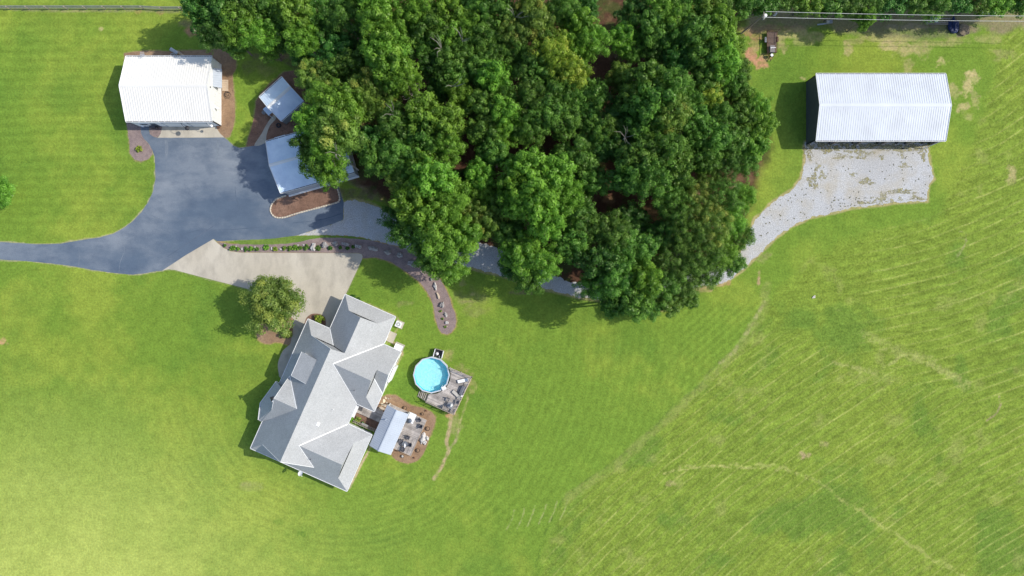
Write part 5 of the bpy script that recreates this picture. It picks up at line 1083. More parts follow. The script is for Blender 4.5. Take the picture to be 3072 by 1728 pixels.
# ------------------------------------------------------------------ foliage
def leaf_mat(name, dark, light, yellow=None, tr=.42):
    m = bpy.data.materials.new(name); m.use_nodes = True; N = m.node_tree.nodes; L = m.node_tree.links; N.remove(N["Principled BSDF"])
    a = N.new("ShaderNodeAttribute"); a.attribute_name = "leaf"; sp = N.new("ShaderNodeSeparateColor"); L.new(a.outputs["Color"], sp.inputs[0])
    oi = N.new("ShaderNodeObjectInfo")
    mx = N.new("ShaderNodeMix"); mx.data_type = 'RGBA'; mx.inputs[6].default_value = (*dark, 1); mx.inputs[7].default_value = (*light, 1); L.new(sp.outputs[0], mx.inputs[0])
    out = mx.outputs[2]
    if yellow:
        m2 = N.new("ShaderNodeMix"); m2.data_type = 'RGBA'; m2.inputs[7].default_value = (*yellow, 1); L.new(out, m2.inputs[6])
        mr = N.new("ShaderNodeMapRange"); mr.inputs[1].default_value = .72; mr.inputs[2].default_value = 1.; mr.inputs[3].default_value = 0; mr.inputs[4].default_value = .8; L.new(sp.outputs[1], mr.inputs[0]); L.new(mr.outputs[0], m2.inputs[0]); out = m2.outputs[2]
    hs = N.new("ShaderNodeHueSaturation")
    for k_, lo, hi in (("Hue", .487, .508), ("Value", .86, 1.16)):
        mr = N.new("ShaderNodeMapRange"); mr.inputs[3].default_value = lo; mr.inputs[4].default_value = hi; L.new(oi.outputs["Random"], mr.inputs[0]); L.new(mr.outputs[0], hs.inputs[k_])
    L.new(out, hs.inputs["Color"])
    d = N.new("ShaderNodeBsdfDiffuse"); t = N.new("ShaderNodeBsdfTranslucent"); g = N.new("ShaderNodeBsdfGlossy"); g.inputs["Roughness"].default_value = .42; g.inputs[0].default_value = (.8, .85, .6, 1)
    L.new(hs.outputs[0], d.inputs[0]); L.new(hs.outputs[0], t.inputs[0])
    m1 = N.new("ShaderNodeMixShader"); m1.inputs[0].default_value = tr; L.new(d.outputs[0], m1.inputs[1]); L.new(t.outputs[0], m1.inputs[2])
    m3 = N.new("ShaderNodeMixShader"); m3.inputs[0].default_value = .03; L.new(m1.outputs[0], m3.inputs[1]); L.new(g.outputs[0], m3.inputs[2])
    L.new(m3.outputs[0], N["Material Output"].inputs[0]); return m
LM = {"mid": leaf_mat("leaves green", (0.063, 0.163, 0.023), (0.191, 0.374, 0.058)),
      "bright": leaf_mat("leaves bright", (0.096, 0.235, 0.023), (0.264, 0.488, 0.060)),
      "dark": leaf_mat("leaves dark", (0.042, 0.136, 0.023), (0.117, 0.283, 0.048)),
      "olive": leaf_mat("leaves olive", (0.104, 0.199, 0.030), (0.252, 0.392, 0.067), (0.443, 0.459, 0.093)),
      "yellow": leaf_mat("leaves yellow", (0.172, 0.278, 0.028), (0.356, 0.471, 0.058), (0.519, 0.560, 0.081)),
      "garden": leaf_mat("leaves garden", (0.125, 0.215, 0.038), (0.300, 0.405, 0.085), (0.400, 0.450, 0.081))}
M_BARK = mat("grey bark", (.22, .18, .15), .9, var=.25, scale=3, bump=.5, bscale=6)
def crown_mesh(name, seed, R, Hc, nclump, leaves, leaf, mt, cr=(.24, .36), squash=.75, ragged=.25, fillf=.25, lobes=3, core=True):
    r = np.random.default_rng(seed); pos = []; nor = []; cl = []
    lob = [(r.integers(2, 2 + lobes + 1), r.uniform(0, 6.28), r.uniform(.05, .17)) for _ in range(3)]
    ga = math.pi * (3 - math.sqrt(5)); cs = []
    for i in range(nclump):
        u = (i + .5) / nclump; z = 1 - 1.42 * u; a = i * ga + r.uniform(-.35, .35); z = np.clip(z + r.uniform(-.1, .1), -.5, 1)
        s = math.sqrt(max(0, 1 - z * z)); q = 1 + sum(A * math.sin(n * a + p) for n, p, A in lob)
        depth = r.uniform(.62, 1.0) if r.random() < .8 else r.uniform(.35, .6)
        c = np.array([s * math.cos(a) * R * q, s * math.sin(a) * R * q, z * Hc]) * depth
        rr = R * r.uniform(*cr) * (.8 + .35 * (1 - abs(z))); cs.append((c, rr))
        tone = np.clip(.5 + .28 * r.normal(), 0, 1); ytone = r.random()
        n = int(leaves * (rr / (R * .3)) ** 2)
        d = r.normal(size=(n, 3)); d /= np.linalg.norm(d, axis=1)[:, None]; d[:, 2] = np.where(d[:, 2] < -.35, -d[:, 2], d[:, 2])
        rad = rr * (r.uniform(.80, 1.02, n) + ragged * (r.random(n) ** 4))
        # knobbly surface: sub-lobes on the clump
        sd_ = r.normal(size=(11, 3)); sd_ /= np.linalg.norm(sd_, axis=1)[:, None]
        kn = np.max(np.clip(d @ sd_.T, 0, 1) ** 16, 1); rad = rad * (.70 + .44 * kn)
        pos.append(c + d * rad[:, None] * np.array([1, 1, squash])); nor.append(d + r.normal(size=(n, 3)) * .34 + np.array([.12, 0, .38]))
        cl.append(np.stack([np.clip(tone + r.normal(size=n) * .2 + (kn - .45) * .45, 0, 1), np.clip(ytone + r.normal(size=n) * .06, 0, 1), r.random(n)], 1))  # tone drops between sub-lobes: crevice shade put into the leaf colour
    nf = int(sum(len(p) for p in pos) * fillf)          # leaves deeper inside, interior shade put into their darker tone
    d = r.normal(size=(nf, 3)); d /= np.linalg.norm(d, axis=1)[:, None]; rad = r.uniform(.35, .85, nf)
    p = d * rad[:, None] * np.array([R, R, Hc]); p[:, 2] = np.where(p[:, 2] < -.45 * Hc, -p[:, 2] * .8, p[:, 2])
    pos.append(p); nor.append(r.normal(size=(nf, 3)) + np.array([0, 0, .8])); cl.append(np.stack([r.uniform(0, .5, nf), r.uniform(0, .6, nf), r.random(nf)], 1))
    pos = np.concatenate(pos); nor = np.concatenate(nor); cl = np.concatenate(cl); nor /= np.linalg.norm(nor, axis=1)[:, None]
    n = len(pos); t = np.cross(nor, r.normal(size=(n, 3))); t /= np.linalg.norm(t, axis=1)[:, None]; b_ = np.cross(nor, t)
    sz = leaf * r.uniform(.7, 1.3, n)[:, None]
    Vv = np.empty((n, 4, 3)); Vv[:, 0] = pos - t * sz * .75; Vv[:, 1] = pos - b_ * sz * .42 + nor * sz * .1; Vv[:, 2] = pos + t * sz * .75; Vv[:, 3] = pos + b_ * sz * .42 + nor * sz * .1
    me = quads_mesh(name, Vv.reshape(-1, 3), np.arange(n * 4).reshape(n, 4))
    ca = me.color_attributes.new("leaf", 'FLOAT_COLOR', 'POINT'); c4 = np.ones((n, 4, 4), np.float32); c4[:, :, :3] = cl[:, None, :]; ca.data.foreach_set("color", c4.ravel())
    me.materials.append(mt); return me, cs
def trunk_mesh(seed, cs, base_z, R, hz):
    rn = random.Random(seed); mb = MB(); top = Vector((0, 0, hz * .25)); b0 = Vector((rn.uniform(-.3, .3), rn.uniform(-.3, .3), base_z))
    mb.tube([b0, b0.lerp(top, .5) + Vector((rn.uniform(-.2, .2), rn.uniform(-.2, .2), 0)), top], [R * .075, R * .055, R * .04], 8)
    for c, rr in rn.sample(cs, min(16, len(cs))):
        s_ = b0.lerp(top, rn.uniform(.45, 1)); e_ = Vector(c) * .97; mid = s_.lerp(e_, .5) + Vector((0, 0, -R * .06 + rn.uniform(-.1, .2)))
        mb.tube([s_, mid, e_], [R * .03, R * .02, R * .007], 5, cap=False)
    me = bpy.data.meshes.new("trunk"); me.from_pydata([tuple(v) for v in mb.v], [], mb.f); me.materials.append(M_BARK); me.update(); return me
PROTO = {}
def proto_tree(tone, k):
    key = (tone, k)
    if key not in PROTO:
        sd_ = {"mid": 11, "bright": 23, "dark": 37, "olive": 51, "yellow": 67}[tone] * 10 + k
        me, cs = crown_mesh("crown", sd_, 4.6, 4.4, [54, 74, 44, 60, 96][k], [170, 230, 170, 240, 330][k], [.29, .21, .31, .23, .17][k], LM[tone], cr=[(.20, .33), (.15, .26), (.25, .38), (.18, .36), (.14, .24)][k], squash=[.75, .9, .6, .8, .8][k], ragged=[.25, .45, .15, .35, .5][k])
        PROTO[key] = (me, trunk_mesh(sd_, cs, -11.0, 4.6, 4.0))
    return PROTO[key]
def tree(px, py, rpx, tone, label, h=15., group="trees of the wood", name="tree", k=None, sq=None):
    hc = h * .72                                   # height of the crown's widest part
    p = P(px, py, hc + 1.0); R = rpx * .06 * (H - hc) / H; s = R / 4.75
    k = (4 if ('fine-leaved' in label or 'sandy' in label) else (TN[0] * 7 + TN[0] // 5) % 4) if k is None else k; TN[0] += 1
    me, tm = proto_tree(tone, k); rn = random.Random(TN[0] * 7 + 1); rz_ = rn.uniform(0, 6.28)
    t = thing(name, label, "tree", (p.x, p.y, 0), group); t.rotation_euler.z = rz_
    zs = max(.55, min(1.25, (h - hc) / 4.6 * rn.uniform(.95, 1.15)))
    c = bpy.data.objects.new("crown", me); COL.objects.link(c); c.parent = t; c.location = (0, 0, hc); c.scale = (s * rn.uniform(.95, 1.08), s * rn.uniform(.95, 1.08), zs)
    q = bpy.data.objects.new("trunk", tm); COL.objects.link(q); q.parent = t; q.location = (0, 0, hc); q.scale = (s, s, hc / 11.0)
    return t
TN = [0]
TREES = [
 # upper-left corner of the wood
 (600,25,58,"dark","dark low tree at the end of the paddock fence",14),(640,92,50,"dark","dark tree by the red earth patch near the fence",13),(668,8,62,"dark","dark tree cut by the upper picture border near the fence end",16),(716,62,66,"bright","bright leafy tree overhanging the lawn behind the white barn",15),(700,118,44,"mid","lower skirt of foliage nearest the white barn's round straw bed",10),
 (745,5,62,"mid","tree at the picture's upper border above the bright barn-side tree",15),(772,95,52,"bright","bright clumpy tree just right of the white barn's rear lawn",14),(812,30,58,"mid","mid green tree between two bright ones behind the barn lawn",14),(806,140,38,"bright","small bright understory tree hanging over the lawn above the shed",8),(838,100,46,"dark","shaded dark tree above the small understory one",11),
 (880,30,56,"bright","bright tree with star-shaped clumps at the upper border",16),(905,112,50,"bright","bright clumpy tree at the shaded bank above the shed",14),(900,150,36,"dark","dark low tree over the shaded bank above the shed",8),(955,20,54,"mid","mid green tree at the upper border, third from the corner clump",15),(975,95,50,"dark","deep green tree in the shaded pocket above the olive tree",11),
 (1010,150,58,"dark","dark tree bordering the bare bank above the shed",12),(1025,40,56,"mid","mid green tree at the upper border before the tall bright column",15),(1075,8,50,"mid","tree at the upper border above the tall bright column",15),(1080,110,44,"dark","dark tree wedged against the tall bright column",12),
 (1133,30,60,"bright","top of the bright column of crowns at the upper border",18),(1155,92,62,"bright","second crown down the bright column",18),(1150,150,58,"bright","third crown down the bright column",18),(1178,205,62,"bright","broad crown two-thirds down the bright column",18),(1215,240,46,"bright","lowest crown of the bright column",17),
 (1060,195,52,"mid","mid green tree beside the bright column's foot",13),(1000,215,44,"mid","mid green tree tucked above the big shed-side crown",12),
 (935,222,46,"olive","olive tree touching the shed roof",11),(962,262,44,"olive","olive crown between the shed and the big bright tree",12),
 (975,300,62,"bright","bright crown overhanging the lower corner of the shed roof",17),(1035,325,62,"bright","bright crown east of the shed, highest of the big cluster",18),(945,372,56,"bright","bright crown spilling over the garage's upper eave",16),(1010,390,66,"olive","yellowish green crown centred over the garage",19),(930,430,44,"mid","dark-fringed crown lying across the garage ridge",14),(985,450,60,"bright","bright crown covering the middle of the garage roof",17),(945,485,48,"mid","shaded crown over the garage's lower roof slope",14),(990,512,46,"bright","lowest bright crown over the garage's long wall",13),
 (1100,265,50,"olive","olive tree mixed with bare twigs above the garage cluster",15),(1160,290,44,"olive","thin olive tree beside the bleached dead tree",13),(1120,330,46,"mid","mid green tree with bare twigs showing, right of the cluster",14),
 (1265,345,58,"bright","bright fan-shaped crown below the bleached dead tree",17),(1335,370,56,"bright","bright crown with frond-like sprays in the middle of the wood",17),(1185,385,60,"mid","mid green crown between garage cluster and fan-shaped crown",15),(1275,420,54,"mid","crown directly under the fan-shaped one",15),(1345,435,48,"bright","bright crown at the rim of the dark gap",16),
 (1110,420,52,"dark","shaded crown behind the garage's far gable",13),(1130,480,54,"mid","mid green crown above the leafy bank by the gravel bend",14),(1200,470,58,"mid","mid green crown in line with the garage's end wall",15),(1270,495,54,"bright","bright crown above the big drive-side tree",15),(1320,490,44,"mid","crown along the dark gap's left rim",14),
 (1205,545,46,"olive","speckled yellow-green crown at the bend of the gravel drive",13),(1300,540,66,"bright","bright top of the big drive-side tree",19),(1350,600,58,"bright","bright right flank of the big drive-side tree",18),(1240,610,62,"bright","bright left flank of the big drive-side tree",17),(1190,660,44,"dark","dark fringe of leaves hanging over the blue gravel",10),(1300,650,64,"bright","bright heart of the big drive-side tree",18),(1225,700,54,"mid","mid green crown over the gravel above the grey boulders",13),(1320,720,64,"bright","bright lower crown over the rock bed's bend",16),(1390,700,54,"bright","bright crown reaching toward the visible strip of drive",15),(1350,790,58,"bright","lowest bright crown above the rusty-brown rock",13),(1285,775,46,"mid","shaded crown over the largest mossy boulder",11),
 # middle
 (1210,110,52,"dark","dark crown right beside the top of the bright column",14),(1250,40,54,"bright","bright tree at the upper border right of the bright column",17),(1300,75,58,"mid","mid green crown with pale twigs below the border",16),(1265,135,52,"mid","mid green crown touching the forked bare branches",14),(1345,20,48,"bright","small bright crown at the upper border over the bare twigs",16),(1345,110,52,"bright","bright crown left of the orange-tinged crown",15),(1400,80,52,"bright","bright crown between two bare-twig openings",16),(1430,20,52,"mid","mid green tree at the middle of the upper border",16),
 (1400,145,52,"mid","mid green crown just below the orange-tinged spot",15),(1350,180,52,"mid","mid green crown beneath the forked bare branches",15),(1300,195,48,"dark","dark crown right of the bright column's broadest crown",13),(1460,110,52,"mid","mid green crown left of the olive pair",15),(1500,40,54,"mid","mid green crown at the upper border beside the olive pair",16),
 (1540,95,54,"olive","left crown of the olive pair with curved bare limbs",16),(1600,65,60,"olive","right crown of the olive pair, yellow-tinged",17),(1585,15,46,"olive","olive crown at the upper border over the pair",16),(1545,150,46,"mid","mid green crown hanging below the olive pair",14),(1640,120,44,"mid","mid green crown between olive pair and bright tongue",14),
 (1490,170,54,"mid","mid green crown at the wood's upper middle, ringed by others",15),(1440,200,52,"mid","mid green crown left of the slender dark slit",15),(1370,240,48,"mid","mid green crown above the small bright one",14),(1388,285,42,"bright","small bright crown next to the brown gap",15),(1480,230,50,"bright","bright crown in the centre of the upper wood",16),(1510,285,50,"mid","mid green crown left of the orange-brown gap",15),(1450,315,54,"mid","mid green crown below the small bright one",15),(1515,345,52,"bright","bright crown left of the long dark slit",16),(1320,265,40,"dark","dark low crown beside the bleached dead tree",11),
 (1445,395,50,"mid","mid green crown above the dark gap",15),(1500,400,46,"bright","bright crown above the round dome",15),(1486,458,50,"mid","smooth round dome-like crown of soft green",15),(1440,520,44,"bright","bright crown beside the dark gap, over the dome's flank",15),(1455,580,44,"bright","bright crown right of the drive-side tree",14),(1400,540,36,"dark","dark low crown deep in the gap",8),(1425,640,48,"olive","yellow-flecked crown between drive-side tree and brightest tree",14),(1470,665,46,"olive","yellow-flecked crown over the brown verge of the drive",13),(1500,610,44,"mid","mid green crown along the brightest tree's left side",14),(1405,620,40,"mid","small crown filling between big drive-side trees",12),
 (1590,190,50,"mid","mid green crown under the olive pair",15),(1665,165,58,"yellow","yellowest crown in the upper wood",18),(1712,215,52,"yellow","yellow-green crown on the edge of the upper clearing",17),(1620,225,50,"mid","mid green crown left of the yellow ones",15),
 (1690,30,52,"mid","mid green crown at the upper border left of the clearing",15),(1735,70,48,"bright","bright crown bordering the upper clearing",15),(1775,118,56,"bright","bright rounded tongue of leaves jutting into the upper clearing",15),(1735,140,46,"bright","bright crown at the root of the tongue",14),(1765,20,36,"dark","dark small crown at the upper border of the clearing",10),
 (1600,285,56,"mid","mid green crown below the row of yellow ones",16),(1665,275,52,"mid","mid green crown under the yellowest crown",16),(1715,290,52,"mid","crown at the lower lip of the upper clearing",15),(1640,345,58,"mid","pale-flecked crown above the black hollow",16),(1700,360,52,"mid","pale-flecked crown right of the black hollow",15),(1575,385,48,"mid","mid green crown left of the black hollow",14),(1780,285,46,"mid","crown below the brown floor of the upper clearing",14),(1760,345,50,"dark","dark crown right of the pale-flecked pair",13),
 (1580,505,60,"bright","bright upper lobe of the brightest tree",19),(1660,520,58,"bright","bright upper right lobe of the brightest tree",18),(1700,590,52,"bright","outer right lobe of the brightest tree",17),(1610,580,66,"bright","bright centre of the brightest tree",20),(1560,610,54,"bright","lower left lobe of the brightest tree",18),(1640,660,60,"bright","lowest lobe of the brightest tree",18),(1545,560,48,"bright","left lobe of the brightest tree",18),(1690,470,42,"mid","mid green crown behind the brightest tree's top",13),
 (1570,760,58,"bright","bright upper part of the round tree standing over the drive",15),(1630,790,58,"bright","bright right part of the round tree standing over the drive",15),(1585,835,50,"mid","lower fringe of the round tree over the lawn",12),(1535,800,38,"dark","dark leafy sprigs at the round tree's left edge",10),(1530,700,48,"mid","mid green crown between brightest tree and the drive",12),
 (1745,480,60,"mid","mid green crown left of the lower clearing",14),(1800,440,52,"dark","dark crown above the lower clearing",13),(1775,545,48,"mid","crown on the lower clearing's left lip",13),(1790,395,46,"mid","mid green crown left of the domed crown",14),(1830,385,44,"mid","mid green crown over the domed crown's shoulder",14),
 (1730,640,54,"mid","mid green crown below the brightest tree's right side",14),(1770,690,56,"mid","mid green crown under the lower clearing",14),(1720,730,52,"mid","mid green crown above the second strip of drive",14),(1700,690,44,"dark","dark crown in the hollow over the drive",11),
 (1840,700,58,"mid","mid green fan crown with a pale slash, above the drive",15),(1900,665,46,"dark","dark crown at the lower clearing's lower lip",10),(1870,750,60,"mid","mid green crown in the lower middle of the wood",15),(1925,745,54,"mid","mid green crown beside the wall of fine leaves",14),(1800,790,60,"dark","dark crown over the hidden drive",16),(1850,840,60,"mid","dark green crown over the drive's lowest curve",17),(1930,840,56,"bright","bright crown near the wood's lowest point",17),(1780,860,46,"mid","leafy edge crown over the end of the visible drive",14),(1900,905,56,"mid","lowest crown of the wood reaching onto the lawn",16),(1845,915,40,"dark","dark low crown at the lawn edge of the lowest point",14),(1950,925,34,"mid","small edge crown at the wood's lowest tip",7),
 # clearing side, upper right
 (1872,110,44,"bright","small bright tree alone inside the upper clearing",12),(1900,152,38,"mid","mid green lower crown of the small clearing tree",10),(1905,30,48,"dark","dark crown at the upper border right of the clearing",12),(1955,75,50,"mid","mid green crown lining the clearing's right side",14),(1995,25,54,"bright","bright crown at the upper border right of the clearing",15),(2050,15,48,"mid","mid green crown at the border left of the twig opening",14),(2010,85,44,"mid","mid green crown near the brown twig opening",13),
 (1960,120,38,"mid","small crown below the clearing-side row",11),(2110,20,48,"olive","olive crown at the upper border near the pole",13),(2160,20,40,"mid","crown at the upper border behind the utility pole",11),
 (2150,65,46,"bright","bright crown by the foot of the utility pole",14),(2180,70,36,"bright","bright edge crown nearest the utility pole base",12),(2085,100,56,"mid","mid green crown inside of the pole-side group",15),(2155,120,60,"bright","bright crown left of the trailer",15),(2192,135,42,"bright","bright edge crown facing the trailer",11),(2020,115,44,"mid","mid green crown right of the small clearing tree",13),(1975,150,42,"dark","shaded crown below the twig opening",11),
 (2100,170,54,"mid","mid green crown amid the pole-side group",14),(2165,190,56,"bright","bright crown facing the pinkish bare patch",15),(2215,205,40,"mid","edge crown beside the pinkish bare patch",11),(2040,175,48,"dark","dark crown in the hollow under the twig opening",12),(2200,245,48,"mid","mid green crown on the edge below the bare patch",12),(2120,235,50,"mid","mid green crown behind the edge below the bare patch",13),
 (1945,235,58,"mid","top lobe of the large domed crown",18),(2000,265,60,"mid","right lobe of the large domed crown",18),(1950,310,62,"mid","middle of the large domed crown",19),(2010,340,60,"olive","yellow-flecked lower right lobe of the large domed crown",18),(1895,290,48,"mid","left lobe of the large domed crown",16),(1858,228,40,"olive","pale open crown at the tip of the upper clearing",12),(1860,340,50,"dark","dark crown left of the large domed crown",13),(1925,375,54,"mid","foot of the large domed crown",16),
 (2070,300,48,"mid","mid green crown between the domed and yellow crowns",14),(2085,360,52,"mid","mid green crown below the domed crown's right side",14),(2130,300,44,"yellow","bright yellow-green crown near the wood's right side",13),(2180,290,34,"olive","thin olive crown over a sandy opening",9),(2225,275,38,"mid","edge crown beside the open barn's shadow",11),
 (2270,320,48,"bright","bright edge crown opposite the open barn's shadow",12),(2285,375,48,"bright","bright edge crown bulging toward the open barn",12),(2225,340,46,"mid","mid green crown behind the bulging edge crown",12),(2165,350,48,"mid","mid green crown right of the yellow one",13),(2260,430,46,"bright","bright edge crown above the grass wedge",11),(2240,480,44,"mid","mid green edge crown at the grass wedge",10),(2200,420,52,"mid","mid green crown behind the grass wedge edge",12),(2140,415,56,"mid","broad soft crown right of the great round crown",14),(2185,490,44,"dark","dark crown above the sandy slit",10),(2115,470,46,"mid","crown hugging the great round crown's right",13),(2130,530,36,"mid","small crown over the sandy slit",9),(2085,420,40,"mid","small crown above the great round crown",13),
 (1920,470,60,"mid","upper left lobe of the great round crown above the clearing",18),(1990,455,60,"mid","upper right lobe of the great round crown above the clearing",18),(1890,530,54,"mid","lower left lobe of the great round crown above the clearing",17),(1955,530,62,"mid","centre of the great round crown above the clearing",19),(2030,510,56,"mid","outer right lobe of the great round crown above the clearing",17),(2000,570,46,"mid","foot of the great round crown above the clearing",14),(2055,560,36,"mid","little crown by the orange sand",10),(1855,440,44,"dark","dark crown behind the great round crown",13),
 # wall of fine-leaved trees at the lower right
 (2030,620,58,"mid","upper left of the fine-leaved wall of trees",14),(2100,610,58,"olive","upper middle of the fine-leaved wall of trees",14),(2170,590,54,"mid","upper right of the fine-leaved wall near the sandy slit",14),(2230,590,44,"bright","outermost upper crown of the fine-leaved wall",12),(2060,690,60,"mid","middle left of the fine-leaved wall of trees",15),(2130,680,62,"olive","very middle of the fine-leaved wall of trees",15),(2195,660,54,"bright","middle right of the fine-leaved wall by the gravel",13),(2225,710,42,"mid","crown of the fine-leaved wall overhanging the gravel curve",11),(2000,700,50,"dark","dark crown on the inner side of the fine-leaved wall",12),(2030,770,56,"mid","lower left of the fine-leaved wall of trees",13),(2105,760,58,"mid","lower middle of the fine-leaved wall of trees",14),(2170,750,52,"bright","lower right of the fine-leaved wall of trees",12),(2205,790,36,"mid","small crown at the narrow end of the gravel curve",8),(2130,820,46,"mid","crown of the fine-leaved wall above the tan verge",10),(2060,840,48,"mid","foot of the fine-leaved wall over the hidden drive",10),(2000,850,52,"mid","crown beside the lowest point over the hidden drive",11),(2010,905,40,"mid","low crown at the lawn right of the lowest point",7),(2070,890,34,"mid","small low crown above the tan grass verge",6),
 # strip along the upper border at the right
 (2235,-9,44,"mid","crown of the border row directly above the pole top",8),(2300,-6,46,"mid","first crown of the border row right of the pole",8),(2365,-12,48,"mid","second crown of the border row right of the pole",8),(2430,-6,46,"bright","bright crown of the border row above the implement frame",8),(2495,-2,48,"mid","crown of the border row right of the implement frame",8),(2560,4,46,"mid","crown of the border row left of the hanging branch",8),(2602,50,26,"bright","bright branch tip hanging down over the power lines",8),(2625,-9,48,"mid","crown of the border row behind the dark steel frame",8),(2690,-12,50,"dark","dark crown of the border row over the bare earth",8),(2755,-9,48,"mid","crown of the border row above the lumber rack",8),(2820,-8,50,"mid","crown of the border row above the white sheets",8),(2885,-12,48,"dark","dark crown of the border row above the navy tarp",8),(2950,-6,46,"mid","crown of the border row above the loose boards",8),(3010,-10,50,"bright","bright crown of the border row near the corner",8),(3070,-6,48,"mid","last crown of the border row in the corner",8),
]
TREES += [(-12,578,42,"bright","bright leafy tree poking in at the left side of the meadow",4)]
for (x, y, r_, tn, lb, h_) in TREES:
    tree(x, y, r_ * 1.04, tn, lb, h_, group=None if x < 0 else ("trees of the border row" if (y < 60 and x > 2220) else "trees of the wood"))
M_LIMB = mat("bare limbs", (.30, .27, .23), .9, var=.2)
# the bleached dead tree
c = P(1250, 288, 9); dt = thing("dead_tree", "bleached bare dead tree in a dark pocket of the wood", "tree", (c.x, c.y, 0)); rn = random.Random(3)
MB().tube([(c.x, c.y, 0), (c.x + .2, c.y, 7), (c.x, c.y, 12)], [.22, .15, .06], 7).build("trunk", M_ROCKW, dt); m_ = MB()
for k in range(16):
    a_ = rn.uniform(0, 6.28); z_ = rn.uniform(7, 11.5); l = rn.uniform(1.2, 2.6); e_ = Vector((c.x + l * math.cos(a_), c.y + l * math.sin(a_), z_ + rn.uniform(.3, 1.4))); m_.tube([(c.x + .1, c.y, z_), e_], [.07, .02], 5)
    for j in range(2): m_.tube([Vector((c.x, c.y, z_)).lerp(e_, .6), e_ + Vector((rn.uniform(-.7, .7), rn.uniform(-.7, .7), .4))], [.03, .01], 4)
m_.build("branches", M_LIMB, dt)
# bare limbs showing between crowns belong to a few half-dead trees
for i, (x, y, lb) in enumerate(((1322, 138, "forked bare limbs poking up through the upper wood"), (1175, 335, "bare twiggy tree top beside the olive crowns"), (1385, 112, "thin bare tree top between two bright crowns"), (1010, 460, "small bare snag inside the crown over the garage"), (1545, 40, "curved bare limbs among the olive crowns"), (1880, 405, "bare snag between the domed and round crowns"), (1355, 250, "spindly bare twigs by the small bright crown"))):
    c = P(x, y, 15); t = thing("bare_tree", lb, "tree", (c.x, c.y, 0)); m_ = MB(); zt = 16.4 if i != 3 else 18
    MB().tube([(c.x, c.y, 0), (c.x, c.y, zt - 3)], [.16, .08], 6).build("trunk", M_ROCKW, t)
    for k in range(6):
        a_ = rn.uniform(0, 6.28); l = rn.uniform(.9, 2.3); m_.tube([(c.x, c.y, zt - 3), (c.x + l * .5 * math.cos(a_), c.y + l * .5 * math.sin(a_), zt - 1.2), (c.x + l * math.cos(a_ + .3), c.y + l * math.sin(a_ + .3), zt)], [.05, .035, .012], 5)
    m_.build("branches", M_LIMB, t)
# the lone ornamental tree by the house drive
c = P(816, 908, 6.6); me, cs = crown_mesh("crown", 777, 4.7, 3.5, 90, 420, .19, LM["garden"], cr=(.17, .29), ragged=.5, lobes=4, fillf=.4)
lt = thing("garden_tree", "lone olive-green tree beside the concrete drive and house", "tree", (c.x, c.y, 0))
o = bpy.data.objects.new("crown", me); COL.objects.link(o); o.parent = lt; o.location = (0, 0, 6.1); o.rotation_euler.z = 1.1
o = bpy.data.objects.new("trunk", trunk_mesh(5, cs, -6.1, 4.7, 2.5)); COL.objects.link(o); o.parent = lt; o.location = (0, 0, 6.1)
# shrubs
def shrub(px, py, r_, h_, tone, label, seed, group=None, n=16, name="shrub", cat="shrub", leaf=.11, leaves=70):
    p = P(px, py, h_ * .6); me, cs = crown_mesh("foliage", seed, r_, h_ * .55, n, leaves, leaf, LM[tone], cr=(.3, .45), fillf=.3)
    t = thing(name, label, cat, (p.x, p.y, 0), group); o = bpy.data.objects.new("foliage", me); COL.objects.link(o); o.parent = t; o.location = (0, 0, h_ * .45)
    mb = MB()
    for k in range(4): a_ = k * 1.57; mb.tube([(p.x, p.y, 0), (p.x + r_ * .5 * math.cos(a_), p.y + r_ * .5 * math.sin(a_), h_ * .6)], [.03, .012], 5)
    mb.build("stem", M_BARK, t); return t
shrub(860, 1000, .88, 1.5, "garden", "round clipped golden-green shrub by the curved walkway", 801, leaves=110)
shrub(957, 957, .72, 1.3, "yellow", "lime green shrub in the round bed between garage wing and house", 802)
shrub(1060, 890, .45, .5, "dark", "dark low shrub against the garage wing's upper wall", 803, n=10)
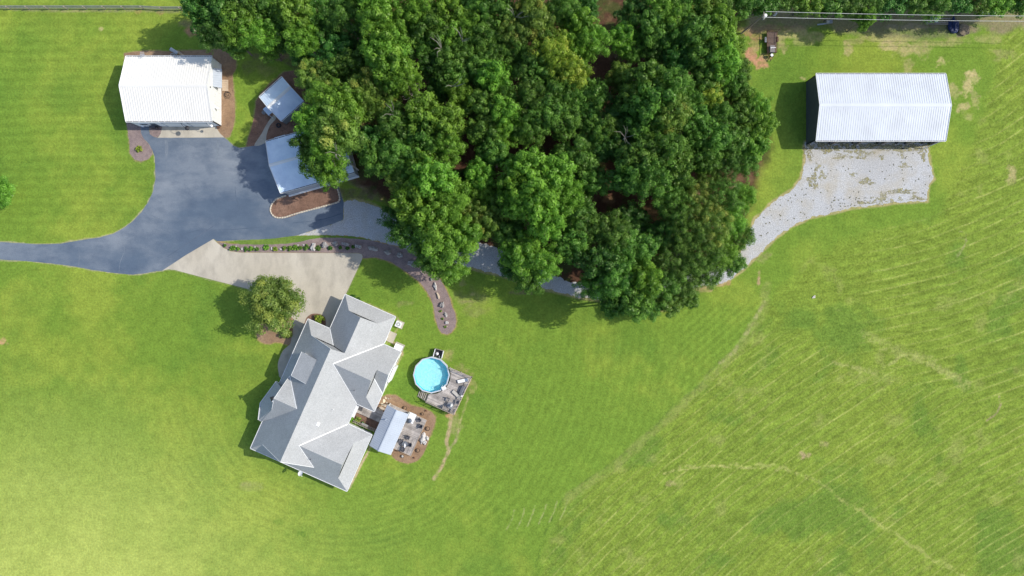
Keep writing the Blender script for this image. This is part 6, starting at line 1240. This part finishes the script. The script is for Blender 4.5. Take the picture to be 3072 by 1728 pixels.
shrub(1075, 897, .35, .4, "dark", "second dark low shrub along the garage wing's upper wall", 804, n=8)
shrub(415, 446, .55, .5, "yellow", "small light green plant in the gravelly barn bed", 805, n=9)
shrub(1054, 1258, .55, .6, "bright", "green plant in the corner bed beside the house wing", 806, n=9)
shrub(1072, 1262, .6, .6, "olive", "brownish shrub in the middle of the corner bed", 807, n=9); shrub(1088, 1278, .6, .7, "dark", "dark shrub at the shaded end of the corner bed", 808, n=9)
gsB = "shrubs along the stone bed"
for i, (x, y, r_, tn, lb) in enumerate([(60,155,.28,"mid","tiny shrub at the driveway tip of the stone bed"),(162,192,.50,"bright","first leafy shrub with white stones around it"),(232,200,.34,"bright","second shrub, between the tall white stone and the first shrub"),(328,202,.38,"mid","third shrub, right of the tall white stone"),(395,200,.48,"bright","fourth shrub, full and bright green"),(474,202,.38,"mid","fifth shrub, beside the white stone pair"),(590,186,.50,"bright","sixth shrub, next to the pale tan slab"),(708,200,.46,"yellow","round yellow-green shrub between white slab and white ledge"),(822,188,.42,"bright","bright shrub after the white ledge stone"),(900,188,.52,"bright","wide leafy shrub before the mid-bed stone"),(968,186,.56,"bright","leafy shrub right under the mid-bed white stone"),(1030,186,.36,"mid","small shrub below the lone white stone"),(1110,182,.48,"mid","green shrub before the wide flat boulder"),(1258,190,.46,"mid","green shrub between the flat and pointed boulders"),(1420,188,.40,"dark","dark shrub between the pointed and rounded boulders"),(1545,182,.34,"dark","sparse dark plant below the rounded boulder"),(1640,192,.38,"dark","sparse dark plant below the long slanting boulder"),(1712,176,.32,"dark","small dark plant left of the concrete-corner boulder")]):
    shrub(*q8(x, y), r_ * .95, .6, tn, lb, 820 + i, gsB, n=9, leaf=.10, leaves=60)
for i, (x, y, lb) in enumerate([(250, 930, "thin weedy tuft below the knobbly rock"), (285, 1065, "thin weedy tuft beside the round white rock"), (335, 1215, "thin weedy tuft near the tip of the bed's tail")]):
    shrub(*q9(x, y), .28, .2, "olive", lb, 850 + i, "weedy tufts in the bed's tail", n=5, name="weed_tuft", cat="weed", leaf=.09, leaves=25)
